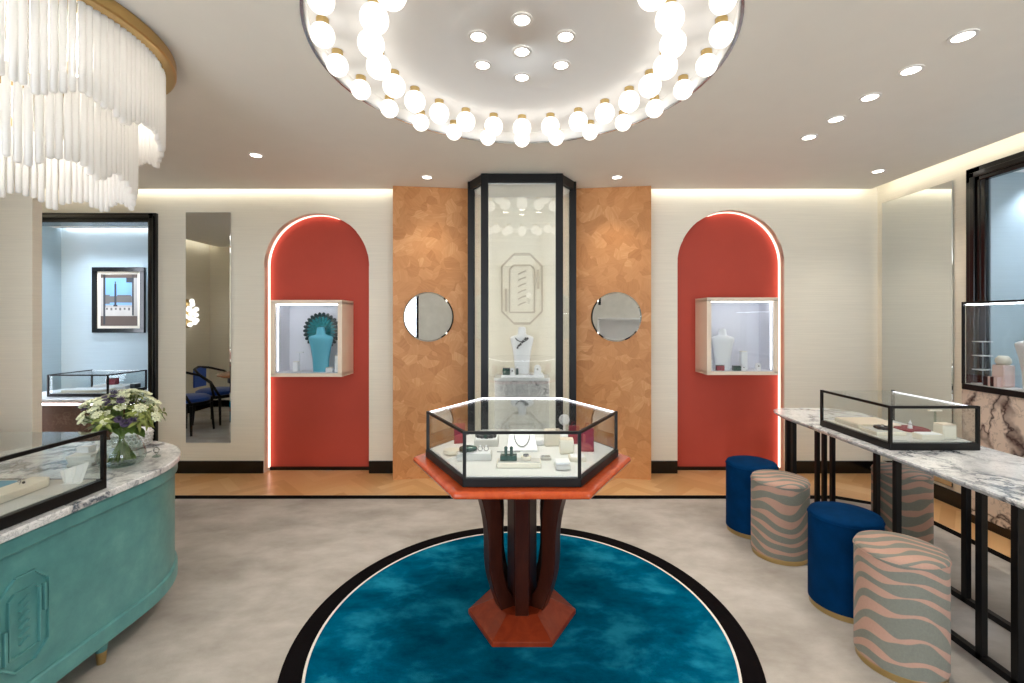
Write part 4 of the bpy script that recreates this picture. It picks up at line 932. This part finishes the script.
b.build('print', [plain('print_sky',(120,166,214),.6), plain('print_paving',(196,190,182),.6), plain('print_window',(176,170,162),.6), plain('print_facade',(104,100,96),.6), plain('print_sill',(92,76,66),.6), plain('print_column',(52,54,60),.6)], t)

# ------------------------------------------------------------------ what the mirrors show: seating corner and the rear wall
def chair(label, loc, rz, first=None):
    t = thing('armchair', label, 'chair', loc, rz, 'blue seated armchairs')
    b = MB(); b.lathe([(.2,.4),(.235,.41),(.24,.45),(.2,.475),(.0,.48)], 32, ex=1, ey=.95); b.build('seat', M['bluelac'], t, smooth=50)
    MB().ring(.18,.235,.36,.4,40).build('seat_rail', M['bframe'], t, smooth=30)
    for sx in (-1,1):
        for sy in (-1,1): MB().tube([(sx*.17,sy*.17,.37),(sx*.19,sy*.19,0)], .02, 10, .013).build('leg', M['bframe'], t, smooth=50)
    MB().tube([(.19,-.2,.4),(.1,-.25,.6),(-.05,-.25,.7),(-.2,-.14,.76),(-.25,0,.78),(-.2,.14,.76),(-.05,.25,.7),(.1,.25,.6),(.19,.2,.4)], .016, 10).build('arm_bow', M['bframe'], t, smooth=60)
    b = MB(); b.prism([(-.235,-.12),(-.25,0),(-.235,.12),(-.215,.12),(-.228,0),(-.215,-.12)], .5, .77); b.build('backrest', M['bluelac'], t, smooth=40, bevel=.005)
    return t
c = chair('dark bow armed chair with blue seat nearer the tall narrow mirror', (-4.28, 2.72, .0075), .05)
dup(c, (-4.32, 2.15, .0075), 'dark bow armed chair with blue seat farther from the tall narrow mirror', .0)
t = thing('pedestal_table', 'round orange wood pedestal table beside the blue seated armchairs', 'table', (-3.62, 2.42, .0075))
MB().lathe([(.38,.7),(.42,.715),(.42,.735),(.4,.742),(0,.742)], 48).build('table_top', M['wood'], t, smooth=40); MB().lathe([(.3,.62),(.3,.7)], 40).build('apron', M['mahog'], t, smooth=40); MB().lathe([(.25,0),(.25,.02),(.06,.06),(.05,.62)], 32).build('pedestal', M['bframe'], t, smooth=40)
t = thing('cluster_sconce', 'cluster of small glowing glass globes on the wall reflected in the tall narrow mirror', 'wall lamp', (-5.2, 1.52, 1.55))
MB().box(.0005,.02,-.05,.05,-.22,.22).build('back_plate', M['brass'], t, bevel=.004)
for i in range(14):
    a = i*2.4; r = .15*math.sqrt(i/14); p = (.07+.02*(i%3), r*math.cos(a), 1.5*r*math.sin(a)); ar = MB().tube([(.018,p[1]*.3,p[2]*.5),(p[0]-.03,p[1],p[2])], .005, 6).build('arm', M['brass'], t); MB().ball(p, .035, 14, 10).build('globe', M['globe'], ar, smooth=180); 
t = thing('light_switch', 'small grey wall switch reflected in the tall narrow mirror', 'switch', (-4.55, 1.0, 1.12)); MB().box(-.035,.035,.0005,.008,-.06,.06).build('plate', M['silver'], t, bevel=.002); MB().box(-.012,.012,.008,.013,-.025,.025).build('rocker', M['dark'], t)
t = thing('shelving_cabinet', 'white open shelving cabinet reflected in the round mirror on the white bust side', 'cabinet', (.75, -2.6, 0))
b = MB(); b.box(-.62,-.58,.001,.35,0,1.5); b.box(.58,.62,.001,.35,0,1.5); b.box(-.62,.62,.001,.35,1.46,1.5); b.box(-.58,.58,.001,.02,0,1.46); b.build('carcass', M['bust'], t)
for z in (.1,.55,1.0): MB().box(-.58,.58,.02,.34,z,z+.03).build('shelf', M['bust'], t)
for i, x in enumerate((.15, 1.3, 1.7)):
    t = thing('globe_sconce', ('globe wall lamp between the rear window and the shelving cabinet', 'globe wall lamp just past the shelving cabinet', 'globe wall lamp farthest from the rear window')[i], 'wall lamp', (x, -2.6, 1.95), 0, 'rear wall globe lamps')
    MB().box(-.03,.03,.0005,.015,-.14,.06).build('back_plate', M['bframe'], t); ar = MB().tube([(0,.015,-.05),(0,.1,-.05),(0,.1,-.01)], .012, 8).build('arm', M['bframe'], t); MB().ball((0,.1,.05), .06, 16, 12).build('globe', M['globe'], ar, smooth=180)

# ------------------------------------------------------------------ world, camera, view
wd = bpy.data.worlds.new('daylight'); S.world = wd; wd.use_nodes = True
bg = wd.node_tree.nodes['Background']; bg.inputs[0].default_value = lin((236,242,255)); bg.inputs[1].default_value = 6.8
cd = bpy.data.cameras.new('camera'); cam = bpy.data.objects.new('camera', cd); COL.objects.link(cam)
cam.location = (0,0,CZ); cam.rotation_euler = (PI/2,0,0); cd.sensor_width = 36; cd.lens = 36*F/1024
cd.shift_x = -(U0-512)/1024; cd.shift_y = -(341.5-V0)/1024; cd.clip_start = .05
S.camera = cam
S.view_settings.view_transform = 'Standard'; S.view_settings.look = 'None'; S.view_settings.gamma = 1; S.view_settings.use_curve_mapping = False
S.view_settings.exposure = 0.6
cy = S.cycles
cy.use_denoising = True; cy.max_bounces = 10; cy.diffuse_bounces = 5; cy.glossy_bounces = 5; cy.transparent_max_bounces = 24; cy.caustics_reflective = False; cy.caustics_refractive = False
cy.sample_clamp_indirect = 6
